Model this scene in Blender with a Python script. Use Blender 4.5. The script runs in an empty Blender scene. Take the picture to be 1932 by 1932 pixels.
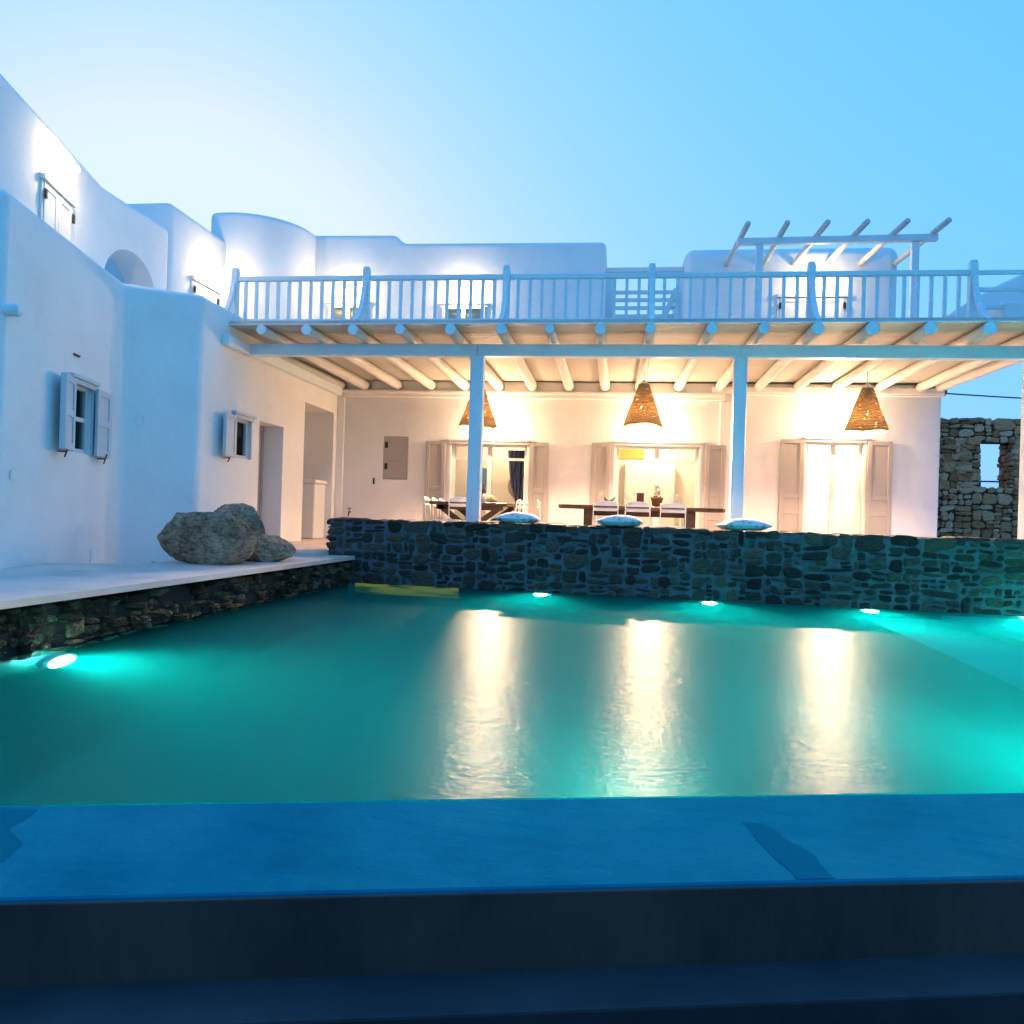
import bpy, bmesh, math, random
from mathutils import Vector, Matrix, noise
random.seed(7)
R = math.radians
S = bpy.context.scene
COL = S.collection

# ------------------------------------------------------------------ camera
EYE = 0.56
YAW, ROLL = math.atan(191 / 1480.0), 0.03
cam = bpy.data.cameras.new("camera")
cam.sensor_width = cam.sensor_height = 36.0
cam.lens = 1480 / 1932 * 36.0
cam.shift_y = 5 / 1932
cam.clip_end = 5000
cam.clip_start = 0.05
co = bpy.data.objects.new("camera", cam)
COL.objects.link(co)
fw = Vector((-math.sin(YAW), math.cos(YAW), 0))
rt0, up0 = Vector((math.cos(YAW), math.sin(YAW), 0)), Vector((0, 0, 1))
rt = rt0 * math.cos(ROLL) + up0 * math.sin(ROLL)
up = up0 * math.cos(ROLL) - rt0 * math.sin(ROLL)
m = Matrix.Identity(4)
for i in range(3):
    m[i][0], m[i][1], m[i][2] = rt[i], up[i], -fw[i]
m.translation = (0, 0, EYE)
co.matrix_world = m
S.camera = co

# ------------------------------------------------------------------ sky and exposure
W = bpy.data.worlds.new("World")
S.world = W
W.use_nodes = True
wn, wl = W.node_tree.nodes, W.node_tree.links
bg = wn["Background"]
sky = wn.new("ShaderNodeTexSky")
sky.sky_type = 'NISHITA'
sky.sun_disc = False
sky.sun_elevation = R(14)
sky.sun_rotation = R(-30)
sky.air_density = 1.0
sky.dust_density = 2.0
sky.ozone_density = 3.0
sep = wn.new("ShaderNodeSeparateColor")          # dusk grade of the sky: each channel's own curve
cmb = wn.new("ShaderNodeCombineColor")
wl.new(sky.outputs[0], sep.inputs[0])
for i, (ex, k) in enumerate(((.60, .150), (.19, .54), (.03, 1.26))):
    pw = wn.new("ShaderNodeMath")
    pw.operation = 'POWER'
    pw.inputs[1].default_value = ex
    ml = wn.new("ShaderNodeMath")
    ml.operation = 'MULTIPLY'
    ml.inputs[1].default_value = k
    wl.new(sep.outputs[i], pw.inputs[0])
    wl.new(pw.outputs[0], ml.inputs[0])
    mn = wn.new("ShaderNodeMath")
    mn.operation = 'MINIMUM'
    mn.inputs[1].default_value = (.77, .94, 1.6)[i]
    wl.new(ml.outputs[0], mn.inputs[0])
    wl.new(mn.outputs[0], cmb.inputs[i])
wl.new(cmb.outputs[0], bg.inputs[0])
bg.inputs[1].default_value = 1.0
S.view_settings.view_transform = 'Standard'
S.view_settings.look = 'None'
S.view_settings.gamma = 1
S.view_settings.exposure = 0.0
S.cycles.use_denoising = True
S.cycles.max_bounces = 10
S.cycles.volume_bounces = 1
S.cycles.sample_clamp_indirect = 30
S.cycles.caustics_reflective = False
WARM = (1.0, 0.66, 0.39)
WARMW = (1.0, 0.74, 0.47)

# ------------------------------------------------------------------ materials
def mat(name, col, rough=0.7, spec=0.3, metal=0.0):
    k = bpy.data.materials.new(name)
    k.use_nodes = True
    b = k.node_tree.nodes["Principled BSDF"]
    b.inputs["Base Color"].default_value = (*col, 1)
    b.inputs["Roughness"].default_value = rough
    b.inputs["Specular IOR Level"].default_value = spec
    b.inputs["Metallic"].default_value = metal
    return k

def nodes(k):
    return k.node_tree.nodes, k.node_tree.links, k.node_tree.nodes["Principled BSDF"]

def tex(k, scale, detail=4, coord='Object', stretch=(1, 1, 1), kind='ShaderNodeTexNoise', rough=0.6):
    n, l, b = nodes(k)
    tc = n.new("ShaderNodeTexCoord")
    mp = n.new("ShaderNodeMapping")
    mp.inputs["Scale"].default_value = stretch
    t = n.new(kind)
    t.inputs["Scale"].default_value = scale
    if kind == 'ShaderNodeTexNoise':
        t.inputs["Detail"].default_value = detail
        t.inputs["Roughness"].default_value = rough
    l.new(tc.outputs[coord], mp.inputs[0])
    l.new(mp.outputs[0], t.inputs["Vector"])
    return t

def bump(k, t, strength, dist=0.01, out=0):
    n, l, b = nodes(k)
    bp = n.new("ShaderNodeBump")
    bp.inputs["Strength"].default_value = strength
    bp.inputs["Distance"].default_value = dist
    l.new(t.outputs[out], bp.inputs["Height"])
    if b.inputs["Normal"].links:
        l.new(b.inputs["Normal"].links[0].from_socket, bp.inputs["Normal"])
    l.new(bp.outputs[0], b.inputs["Normal"])

def ramp(k, t, stops, target="Base Color", out=0):
    n, l, b = nodes(k)
    r = n.new("ShaderNodeValToRGB")
    e = r.color_ramp.elements
    e[0].position, e[0].color = stops[0][0], (*stops[0][1], 1)
    e[1].position, e[1].color = stops[-1][0], (*stops[-1][1], 1)
    for p, c in stops[1:-1]:
        q = e.new(p)
        q.color = (*c, 1)
    l.new(t.outputs[out], r.inputs[0])
    if target:
        l.new(r.outputs[0], b.inputs[target])
    return r

def g3(v):
    return (v, v, v)

PLASTER = mat("white_plaster", (.80, .79, .77), .9, .15)
_t = tex(PLASTER, 1.3, 6)
ramp(PLASTER, _t, [(.25, (.75, .74, .72)), (.5, (.81, .80, .78)), (.75, (.83, .82, .80))])
bump(PLASTER, tex(PLASTER, 2.2, 4), .45, .03)
bump(PLASTER, tex(PLASTER, 9, 5, stretch=(1, 1, 1.6)), .25, .012)
bump(PLASTER, tex(PLASTER, 60, 4), .15, .004)
INNER = mat("interior_plaster", (.74, .70, .64), .9, .1)
bump(INNER, tex(INNER, 30), .1, .004)

PAINT = mat("blue_grey_paint", (.55, .63, .66), .55, .3)
ramp(PAINT, tex(PAINT, 3, 6, stretch=(1, 6, 6)), [(.3, (.68, .76, .79)), (.7, (.80, .85, .86))])
bump(PAINT, tex(PAINT, 14, 5, stretch=(.15, 1, 1)), .25, .006)
POSTP = mat("post_paint", (.52, .62, .66), .6, .3)
_t = tex(POSTP, 9, 5, stretch=(1, 1, .06))
ramp(POSTP, _t, [(.28, (.16, .22, .25)), (.36, (.66, .76, .80)), (.75, (.78, .85, .87))])
bump(POSTP, _t, .4, .008)
WHITEP = mat("white_paint", (.78, .77, .74), .5, .35)
bump(WHITEP, tex(WHITEP, 30), .1, .003)
BEAMW = mat("cream_rafter_paint", (.76, .74, .69), .6, .25)
ramp(BEAMW, tex(BEAMW, 5, 5, stretch=(3, .4, 3)), [(.3, (.60, .58, .54)), (.7, (.72, .70, .65))])
bump(BEAMW, tex(BEAMW, 20, 4, stretch=(3, .2, 3)), .25, .006)
BOARD = mat("ceiling_boards", (.74, .71, .65), .65, .2)
ramp(BOARD, tex(BOARD, 4, 5, stretch=(.3, 8, 1)), [(.3, (.50, .47, .42)), (.7, (.60, .57, .51))])
SHUT = mat("grey_shutter_paint", (.42, .39, .36), .6, .25)
bump(SHUT, tex(SHUT, 40, 3, stretch=(1, 1, .2)), .12, .003)
SHUTB = mat("pale_blue_shutter_paint", (.55, .61, .64), .6, .25)
bump(SHUTB, tex(SHUTB, 40, 3, stretch=(1, 1, .2)), .12, .003)
IRON = mat("dark_iron", (.05, .045, .04), .5, .4, .6)
WOOD = mat("dark_table_wood", (.09, .045, .025), .5, .3)
_t = tex(WOOD, 6, 6, stretch=(1, 8, 8))
ramp(WOOD, _t, [(.3, (.05, .024, .014)), (.7, (.13, .065, .035))])
bump(WOOD, _t, .2, .004)
METALW = mat("white_chair_metal", (.78, .78, .77), .35, .4)

DECK = mat("pale_cement_floor", (.45, .42, .40), .75, .3)
_t = tex(DECK, 1.2, 8)
ramp(DECK, _t, [(.25, (.46, .36, .31)), (.5, (.72, .55, .47)), (.75, (.84, .65, .56))])
_t = tex(DECK, .8, 5)
ramp(DECK, _t, [(.4, g3(.35)), (.65, g3(.85))], "Roughness")
bump(DECK, tex(DECK, 12, 6), .25, .006)

RIM = mat("blue_grey_pool_cement", (.01, .24, .345), .8, .0)
_t = tex(RIM, 1.3, 9, rough=.68)
ramp(RIM, _t, [(.30, (.003, .12, .185)), (.5, (.005, .16, .24)), (.62, (.009, .18, .255)), (.78, (.025, .21, .29))])
_t = tex(RIM, 2.2, 6, stretch=(1, 2.5, 1))
ramp(RIM, _t, [(.35, g3(.45)), (.62, g3(.9))], "Roughness")
bump(RIM, tex(RIM, 5, 7, stretch=(1, 3, 1)), .25, .012)
bump(RIM, tex(RIM, 60, 5), .25, .003)
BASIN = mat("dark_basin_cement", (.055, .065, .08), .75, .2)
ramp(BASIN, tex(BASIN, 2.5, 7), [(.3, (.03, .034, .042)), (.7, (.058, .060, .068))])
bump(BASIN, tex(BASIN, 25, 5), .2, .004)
POOLP = mat("pool_plaster", (.42, .56, .55), .9, .0)
ramp(POOLP, tex(POOLP, 1.5, 5), [(.3, (.05, .40, .36)), (.7, (.08, .50, .44))])
GROUND = mat("dry_earth", (.22, .17, .12), .95, .1)
ramp(GROUND, tex(GROUND, .4, 8), [(.3, (.15, .12, .08)), (.7, (.30, .24, .16))])

def stone_mat(name, lo, mid, hi, mortar):
    k = mat(name, mid, .85, .25)
    n, l, b = nodes(k)
    at = n.new("ShaderNodeAttribute")
    at.attribute_name = "tone"
    r = ramp(k, at, [(0, lo), (.5, mid), (1, hi)], None, 2)
    t = tex(k, 22, 7, stretch=(1, 1, 2.2))
    mx = n.new("ShaderNodeMix")
    mx.data_type = 'RGBA'
    mx.blend_type = 'MULTIPLY'
    mx.inputs["Factor"].default_value = .75
    r2 = ramp(k, t, [(.3, g3(.45)), (.7, g3(1.35))], None)
    l.new(r.outputs[0], mx.inputs["A"])
    l.new(r2.outputs[0], mx.inputs["B"])
    l.new(mx.outputs["Result"], b.inputs["Base Color"])
    bump(k, tex(k, 14, 6), .7, .03)
    bump(k, tex(k, 70, 4), .5, .008)
    return k

STONE = stone_mat("dark_wall_stone", (.030, .022, .017), (.066, .048, .036), (.13, .092, .06), None)
STONE2 = stone_mat("brown_deck_edge_stone", (.03, .018, .01), (.085, .053, .028), (.24, .15, .075), None)
STONE3 = stone_mat("brown_ruin_stone", (.34, .13, .05), (.58, .27, .13), (.72, .42, .26), None)
MORTAR = mat("grey_mortar", (.24, .27, .28), .95, .1)
ramp(MORTAR, tex(MORTAR, 9, 6), [(.3, (.075, .092, .10)), (.7, (.15, .17, .18))])
bump(MORTAR, tex(MORTAR, 30, 6), .6, .02)
GAP = mat("dark_joint_earth", (.045, .035, .03), .95, .1)
bump(GAP, tex(GAP, 20, 6), .6, .02)
BOULD = mat("grey_brown_boulder", (.28, .25, .22), .92, .15)
def _bould():
    k = BOULD
    n, l, b = nodes(k)
    t1 = tex(k, 3.2, 10, rough=.72)
    r1 = ramp(k, t1, [(.32, (.15, .055, .018)), (.44, (.50, .265, .16)), (.54, (.68, .41, .27)), (.68, (.82, .58, .45))], None)
    t2 = tex(k, 17, 8, stretch=(1, 1, 2.0), rough=.75)
    r2 = ramp(k, t2, [(.36, g3(.18)), (.5, g3(.85)), (.66, g3(1.3))], None)
    mx = n.new("ShaderNodeMix")
    mx.data_type = 'RGBA'
    mx.blend_type = 'MULTIPLY'
    mx.inputs["Factor"].default_value = .85
    l.new(r1.outputs[0], mx.inputs["A"])
    l.new(r2.outputs[0], mx.inputs["B"])
    l.new(mx.outputs["Result"], b.inputs["Base Color"])
    bump(k, t1, 1.0, .10)
    bump(k, t2, .9, .03)
    bump(k, tex(k, 60, 5), .5, .008)
_bould()
CLOTH = mat("cushion_cloth", (.5, .55, .6), .95, .05)
_t = tex(CLOTH, 9, 3, kind='ShaderNodeTexVoronoi')
ramp(CLOTH, _t, [(.15, (.20, .36, .46)), (.3, (.62, .66, .68)), (.6, (.70, .72, .72)), (.75, (.30, .46, .54))])
bump(CLOTH, tex(CLOTH, 150, 2), .3, .003)

def emis(name, col, strength, base=(.8, .8, .8)):
    k = mat(name, base, .4, .3)
    n, l, b = nodes(k)
    b.inputs["Emission Color"].default_value = (*col, 1)
    b.inputs["Emission Strength"].default_value = strength
    return k

GLOBE = emis("lit_lamp_globe", WARMW, 110)
BULB = emis("lit_bulb", (1, .74, .42), 22)
POOLGLOW = emis("lit_pool_lamp_lens", (.62, 1.0, .95), 34)

def glass_mat(name, tintc=(1, 1, 1), refl=1.0):
    k = bpy.data.materials.new(name)
    k.use_nodes = True
    n, l = k.node_tree.nodes, k.node_tree.links
    n.remove(n["Principled BSDF"])
    tr = n.new("ShaderNodeBsdfTransparent")
    tr.inputs[0].default_value = (*tintc, 1)
    gl = n.new("ShaderNodeBsdfGlossy")
    gl.inputs["Roughness"].default_value = .02
    fr = n.new("ShaderNodeFresnel")
    fr.inputs[0].default_value = 1.5
    mx = n.new("ShaderNodeMixShader")
    l.new(fr.outputs[0], mx.inputs[0])
    l.new(tr.outputs[0], mx.inputs[1])
    l.new(gl.outputs[0], mx.inputs[2])
    l.new(mx.outputs[0], n["Material Output"].inputs[0])
    return k
GLASS = glass_mat("window_glass", (.96, .97, .96))
[q for q in GLASS.node_tree.nodes if q.type == 'FRESNEL'][0].inputs[0].default_value = 1.2
WINEG = glass_mat("wine_glass", (.985, .985, .98))
_n, _l = WINEG.node_tree.nodes, WINEG.node_tree.links
_d = _n.new("ShaderNodeBsdfDiffuse")
_d.inputs[0].default_value = (.9, .88, .84, 1)
_m = _n.new("ShaderNodeMixShader")
_m.inputs[0].default_value = .16
_l.new(_n["Material Output"].inputs[0].links[0].from_socket, _m.inputs[1])
_l.new(_d.outputs[0], _m.inputs[2])
_l.new(_m.outputs[0], _n["Material Output"].inputs[0])
[q for q in _n if q.type == 'FRESNEL'][0].inputs[0].default_value = 1.12

STRAW = mat("woven_straw", (.30, .17, .06), .8, .2)
def _straw():
    k = STRAW
    n, l, b = nodes(k)
    t = tex(k, 30, 5, stretch=(1, 1, 4))
    ramp(k, t, [(.3, (.12, .085, .045)), (.55, (.36, .27, .15)), (.8, (.60, .47, .29))])
    bump(k, t, .6, .01)
    out = n["Material Output"]
    tl = n.new("ShaderNodeBsdfTranslucent")
    tl.inputs[0].default_value = (.36, .25, .12, 1)
    m1 = n.new("ShaderNodeMixShader")
    m1.inputs[0].default_value = .2
    tp = n.new("ShaderNodeBsdfTransparent")
    t2 = tex(k, 26, 2, stretch=(1, 1, 2.6))
    r = ramp(k, t2, [(.68, g3(0)), (.72, g3(1))], None)
    m2 = n.new("ShaderNodeMixShader")
    l.new(b.outputs[0], m1.inputs[1])
    l.new(tl.outputs[0], m1.inputs[2])
    l.new(r.outputs[0], m2.inputs[0])
    l.new(m1.outputs[0], m2.inputs[1])
    l.new(tp.outputs[0], m2.inputs[2])
    l.new(m2.outputs[0], out.inputs[0])
_straw()

def water_mat():
    k = bpy.data.materials.new("pool_water")
    k.use_nodes = True
    n, l = k.node_tree.nodes, k.node_tree.links
    n.remove(n["Principled BSDF"])
    rf = n.new("ShaderNodeBsdfRefraction")
    rf.inputs["Color"].default_value = (.7, 1, 1, 1)
    rf.inputs["Roughness"].default_value = .16
    rf.inputs["IOR"].default_value = 1.2
    gl = n.new("ShaderNodeBsdfGlossy")
    gl.inputs["Roughness"].default_value = .25
    fr_ = n.new("ShaderNodeFresnel")
    fr_.inputs["IOR"].default_value = 1.1
    fm = n.new("ShaderNodeMath")
    fm.operation = 'MULTIPLY'
    fm.inputs[1].default_value = .05
    mx = n.new("ShaderNodeMixShader")
    fr_.inputs["IOR"].default_value = 1.1
    l.new(fr_.outputs[0], fm.inputs[0])
    fa = n.new("ShaderNodeMath")
    fa.operation = 'ADD'
    fa.inputs[1].default_value = .020
    l.new(fm.outputs[0], fa.inputs[0])
    l.new(fa.outputs[0], mx.inputs[0])
    l.new(rf.outputs[0], mx.inputs[1])
    l.new(gl.outputs[0], mx.inputs[2])
    l.new(mx.outputs[0], n["Material Output"].inputs[0])
    def wave(sc_, st_, strength, dist, prev=None):
        tc = n.new("ShaderNodeTexCoord")
        mp = n.new("ShaderNodeMapping")
        mp.inputs["Scale"].default_value = st_
        t = n.new("ShaderNodeTexNoise")
        t.inputs["Scale"].default_value = sc_
        t.inputs["Detail"].default_value = 3
        bp = n.new("ShaderNodeBump")
        bp.inputs["Strength"].default_value = strength
        bp.inputs["Distance"].default_value = dist
        l.new(tc.outputs["Object"], mp.inputs[0])
        l.new(mp.outputs[0], t.inputs["Vector"])
        l.new(t.outputs[0], bp.inputs["Height"])
        if prev: l.new(prev.outputs[0], bp.inputs["Normal"])
        return bp
    w1 = wave(14, (.5, 1.9, 1), .45, .012)
    w2 = wave(44, (.6, 2.0, 1), .6, .006, w1)
    l.new(w2.outputs[0], gl.inputs["Normal"])
    sc = n.new("ShaderNodeVolumeScatter")
    sc.inputs["Color"].default_value = (.0, .84, .78, 1)
    sc.inputs["Density"].default_value = .5
    sc.inputs["Anisotropy"].default_value = .2
    ab = n.new("ShaderNodeVolumeAbsorption")
    ab.inputs["Color"].default_value = (.0, .92, .90, 1)
    ab.inputs["Density"].default_value = .45
    ad = n.new("ShaderNodeAddShader")
    l.new(sc.outputs[0], ad.inputs[0])
    l.new(ab.outputs[0], ad.inputs[1])
    l.new(ad.outputs[0], n["Material Output"].inputs["Volume"])
    return k
WATER = water_mat()

# ------------------------------------------------------------------ helpers
class MB:
    """collects shapes and links them as ONE mesh object"""
    def __init__(s):
        s.v, s.f, s.m, s.t = [], [], [], []
        s.tone = 0.5
    def add(s, vs, fs, mi=0):
        o = len(s.v)
        s.v += [tuple(v) for v in vs]
        for f in fs:
            s.f.append([o + i for i in f])
            s.m.append(mi)
            s.t.append(s.tone)
        return s
    def box(s, x0, x1, y0, y1, z0, z1, mi=0):
        v = [(x, y, z) for z in (z0, z1) for y in (y0, y1) for x in (x0, x1)]
        return s.add(v, [(0, 2, 3, 1), (4, 5, 7, 6), (0, 1, 5, 4), (2, 6, 7, 3), (0, 4, 6, 2), (1, 3, 7, 5)], mi)
    def bar(s, a, b, w, h, mi=0, upv=(0, 0, 1)):
        a, b = Vector(a), Vector(b)
        d = (b - a).normalized()
        u = Vector(upv)
        sd = d.cross(u)
        if sd.length < 1e-4:
            sd = d.cross(Vector((1, 0, 0)))
        sd.normalize()
        u = sd.cross(d)
        v = []
        for p in (a, b):
            for q in (-1, 1):
                for r in (-1, 1):
                    v.append(p + sd * q * w / 2 + u * r * h / 2)
        return s.add(v, [(0, 1, 3, 2), (4, 6, 7, 5), (0, 4, 5, 1), (2, 3, 7, 6), (0, 2, 6, 4), (1, 5, 7, 3)], mi)
    def tube(s, pts, rad, n=8, mi=0, cap=True):
        pts = [Vector(p) for p in pts]
        if not hasattr(rad, '__len__'):
            rad = [rad] * len(pts)
        vs, fs = [], []
        for i, p in enumerate(pts):
            d = (pts[min(i + 1, len(pts) - 1)] - pts[max(i - 1, 0)]).normalized()
            a = d.cross(Vector((0, 0, 1)))
            if a.length < 1e-3:
                a = d.cross(Vector((1, 0, 0)))
            a.normalize()
            b = d.cross(a)
            for j in range(n):
                t = 2 * math.pi * j / n
                vs.append(p + a * math.cos(t) * rad[i] + b * math.sin(t) * rad[i])
        for i in range(len(pts) - 1):
            for j in range(n):
                k = (j + 1) % n
                fs.append((i * n + j, i * n + k, (i + 1) * n + k, (i + 1) * n + j))
        if cap:
            fs.append(tuple(range(n - 1, -1, -1)))
            fs.append(tuple((len(pts) - 1) * n + j for j in range(n)))
        return s.add(vs, fs, mi)
    def lathe(s, prof, n=24, c=(0, 0, 0), mi=0):
        vs, fs = [], []
        for r, z in prof:
            for j in range(n):
                t = 2 * math.pi * j / n
                vs.append((c[0] + r * math.cos(t), c[1] + r * math.sin(t), c[2] + z))
        for i in range(len(prof) - 1):
            for j in range(n):
                k = (j + 1) % n
                fs.append((i * n + j, i * n + k, (i + 1) * n + k, (i + 1) * n + j))
        return s.add(vs, fs, mi)
    def prism(s, poly, z0, z1, mi=0):
        n = len(poly)
        v = [(x, y, z0) for x, y in poly] + [(x, y, z1) for x, y in poly]
        f = [tuple(range(n - 1, -1, -1)), tuple(range(n, 2 * n))]
        f += [(i, (i + 1) % n, n + (i + 1) % n, n + i) for i in range(n)]
        return s.add(v, f, mi)
    def build(s, name, mats, parent=None, bevel=0, smooth=False, seg=2):
        me = bpy.data.meshes.new(name)
        me.from_pydata(s.v, [], s.f)
        if not isinstance(mats, (list, tuple)):
            mats = [mats]
        for k in mats:
            me.materials.append(k)
        for p, mi in zip(me.polygons, s.m):
            p.material_index = mi
            p.use_smooth = smooth
        if len(set(s.t)) > 1:
            a = me.attributes.new("tone", 'FLOAT', 'FACE')
            a.data.foreach_set("value", s.t)
        me.validate()
        bm = bmesh.new()
        bm.from_mesh(me)
        bmesh.ops.recalc_face_normals(bm, faces=bm.faces)
        bm.to_mesh(me)
        bm.free()
        o = bpy.data.objects.new(name, me)
        COL.objects.link(o)
        if parent:
            o.parent = parent
        if bevel:
            b = o.modifiers.new("bevel", 'BEVEL')
            b.width = bevel
            b.segments = seg
            b.limit_method = 'ANGLE'
            b.angle_limit = R(40)
        return o

def tag(o, label=None, cat=None, group=None, kind=None):
    if label: o["label"] = label
    if cat: o["category"] = cat
    if group: o["group"] = group
    if kind: o["kind"] = kind
    return o

def thing(name, label, cat, loc=(0, 0, 0), rz=0, group=None):
    o = bpy.data.objects.new(name, None)
    COL.objects.link(o)
    o.empty_display_size = .1
    o.location = loc
    o.rotation_euler = (0, 0, rz)
    return tag(o, label, cat, group)

def copy_tree(o, parent=None):
    c = o.copy()
    COL.objects.link(c)
    if parent:
        c.parent = parent
    for ch in list(o.children):
        copy_tree(ch, c)
    return c

def dup(root, loc, rz, label=None, group=None):
    c = copy_tree(root)
    c.location = loc
    c.rotation_euler = (0, 0, rz)
    if label: c["label"] = label
    if group: c["group"] = group
    return c

def plamp(name, loc, energy, col, rad, parent=None):
    l = bpy.data.lights.new(name, 'POINT')
    l.energy = energy
    l.color = col
    l.shadow_soft_size = rad
    o = bpy.data.objects.new(name, l)
    COL.objects.link(o)
    o.location = loc
    if parent: o.parent = parent
    return o

def solid(name, poly, z0, z1, mats, parent=None, r=.1, cuts=(), axis='z', seg=4):
    """extruded outline with rounded upper and upright edges, openings cut out of it"""
    bm = bmesh.new()
    if axis == 'z':
        lo = [bm.verts.new((x, y, z0)) for x, y in poly]
        hi = [bm.verts.new((x, y, z1)) for x, y in poly]
    else:                                   # outline in x,z swept from y=z0 to y=z1
        lo = [bm.verts.new((x, z0, y)) for x, y in poly]
        hi = [bm.verts.new((x, z1, y)) for x, y in poly]
    n = len(poly)
    bm.faces.new(lo[::-1])
    bm.faces.new(hi)
    for i in range(n):
        bm.faces.new((lo[i], lo[(i + 1) % n], hi[(i + 1) % n], hi[i]))
    bmesh.ops.recalc_face_normals(bm, faces=bm.faces)
    zmin = min(v.co.z for v in bm.verts)
    if r > 0:
        es = [e for e in bm.edges if not all(abs(v.co.z - zmin) < 1e-4 for v in e.verts)
              and e.calc_face_angle(0) > R(14)]
        bmesh.ops.bevel(bm, geom=es, offset=r, segments=seg, profile=.5, affect='EDGES', clamp_overlap=True)
    me = bpy.data.meshes.new(name)
    bm.to_mesh(me)
    bm.free()
    for k in (mats if isinstance(mats, (list, tuple)) else [mats]):
        me.materials.append(k)
    for p in me.polygons:
        p.use_smooth = True
    o = bpy.data.objects.new(name, me)
    COL.objects.link(o)
    if cuts:
        tmp = []
        for cverts, cfaces in cuts:
            cm = bpy.data.meshes.new("cut")
            cm.from_pydata(cverts, [], cfaces)
            b2 = bmesh.new()
            b2.from_mesh(cm)
            bmesh.ops.recalc_face_normals(b2, faces=b2.faces)
            b2.to_mesh(cm)
            b2.free()
            c = bpy.data.objects.new("cut", cm)
            COL.objects.link(c)
            tmp.append(c)
            mod = o.modifiers.new("cut", 'BOOLEAN')
            mod.object = c
            mod.operation = 'DIFFERENCE'
            mod.solver = 'EXACT'
        dg = bpy.context.evaluated_depsgraph_get()
        nm = bpy.data.meshes.new_from_object(o.evaluated_get(dg))
        o.modifiers.clear()
        o.data = nm
        for c in tmp:
            bpy.data.objects.remove(c)
    o.data.name = name
    me = o.data
    bm = bmesh.new()
    bm.from_mesh(me)
    for e in bm.edges:
        e.smooth = len(e.link_faces) == 2 and e.calc_face_angle(0) < R(32)
    bm.to_mesh(me)
    bm.free()
    if parent: o.parent = parent
    return o

def cbox(p, d, nrm, s0, s1, z0, z1, n0, n1):
    """box cutter in the frame of a wall: along d from p, along inward n"""
    vs = [(p[0] + d[0] * s + nrm[0] * k, p[1] + d[1] * s + nrm[1] * k, z)
          for z in (z0, z1) for k in (n0, n1) for s in (s0, s1)]
    return vs, [(0, 2, 3, 1), (4, 5, 7, 6), (0, 1, 5, 4), (2, 6, 7, 3), (0, 4, 6, 2), (1, 3, 7, 5)]

class Frame:
    """a wall's own axes: s along the wall (rightwards seen from outside), n out of the wall, z up"""
    def __init__(s, p, q):
        s.p = Vector((p[0], p[1], 0))
        s.d = (Vector((q[0], q[1], 0)) - s.p).normalized()
        s.n = Vector((s.d.y, -s.d.x, 0))
        s.len = (Vector((q[0], q[1], 0)) - s.p).length
    def at(s, a, n, z):
        return tuple(s.p + s.d * a + s.n * n + Vector((0, 0, z)))
    def box(s, mb, s0, s1, n0, n1, z0, z1, mi=0):
        v = [s.at(a, n, z) for z in (z0, z1) for n in (n0, n1) for a in (s0, s1)]
        mb.add(v, [(0, 2, 3, 1), (4, 5, 7, 6), (0, 1, 5, 4), (2, 6, 7, 3), (0, 4, 6, 2), (1, 3, 7, 5)], mi)
    def cut(s, s0, s1, z0, z1, depth):
        return ([s.at(a, n, z) for z in (z0, z1) for n in (.3, -depth) for a in (s0, s1)],
                [(0, 2, 3, 1), (4, 5, 7, 6), (0, 1, 5, 4), (2, 6, 7, 3), (0, 4, 6, 2), (1, 3, 7, 5)])

# ------------------------------------------------------------------ ground and pool
def far_y(x): return 10.181 - .0674 * x          # pool's back wall
def edge_x(y): return -3.90 + .039 * y           # deck edge over the pool
def rim_i(x): return 2.83 + .252 * x
def rim_o(x): return 2.178 + .242 * x
WZ = -.44

g = MB().box(-600, 600, -600, 600, -3.2, -3.0).build("ground", GROUND)
tag(g, kind="structure")

# pool shell
XR = 6.9
def px(y): return edge_x(y) - .10
pool = thing("swimming_pool", "swimming pool of turquoise water with a blue cement overflow rim in front", "pool", (0, 5, WZ))
def world_child(o, par):
    o.parent = par
    o.matrix_parent_inverse = Matrix.Translation(-Vector(par.location))
    return o
FL = -2.6
xl0 = -3.9
pl = [(xl0, rim_i(xl0)), (XR, rim_i(XR)), (XR, far_y(XR)), (px(10.42), far_y(px(10.42)))]
sh = MB()
n4 = len(pl)
sh.add([(x, y, FL) for x, y in pl], [(0, 1, 2, 3)])
for i in range(n4):
    a, b = pl[i], pl[(i + 1) % n4]
    if i == 0:
        continue
    top = WZ - .004 if i != 2 else WZ - .006
    sh.add([(*a, FL), (*b, FL), (*b, top), (*a, top)], [(0, 1, 2, 3)])
world_child(sh.build("pool_shell", POOLP), pool)
rm = MB()
xa, xb = -4.6, XR + .5
rm.add([(xa, rim_i(xa), WZ - .001), (xb, rim_i(xb), WZ - .001), (xb, rim_o(xb), WZ - .016), (xa, rim_o(xa), WZ - .016),
        (xa, rim_i(xa), -2.2), (xb, rim_i(xb), -2.2), (xb, rim_o(xb), -2.2), (xa, rim_o(xa), -2.2)],
       [(0, 1, 2, 3), (4, 5, 6, 7), (0, 1, 5, 4), (2, 3, 7, 6), (1, 2, 6, 5), (0, 3, 7, 4)])
world_child(rm.build("overflow_rim", RIM, bevel=.012), pool)
rc = MB()
rc.add([(x, rim_o(x) - o_, z) for z in (-1.1, -.462) for o_ in (.002, .014) for x in (xa, xb)],
       [(0, 2, 3, 1), (4, 5, 7, 6), (0, 1, 5, 4), (2, 6, 7, 3), (0, 4, 6, 2), (1, 3, 7, 5)])
FACE = mat("shaded_rim_cement", (.09, .07, .06), .85, .1)  # darker than the rim top: the front's shade is put into this colour
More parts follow.
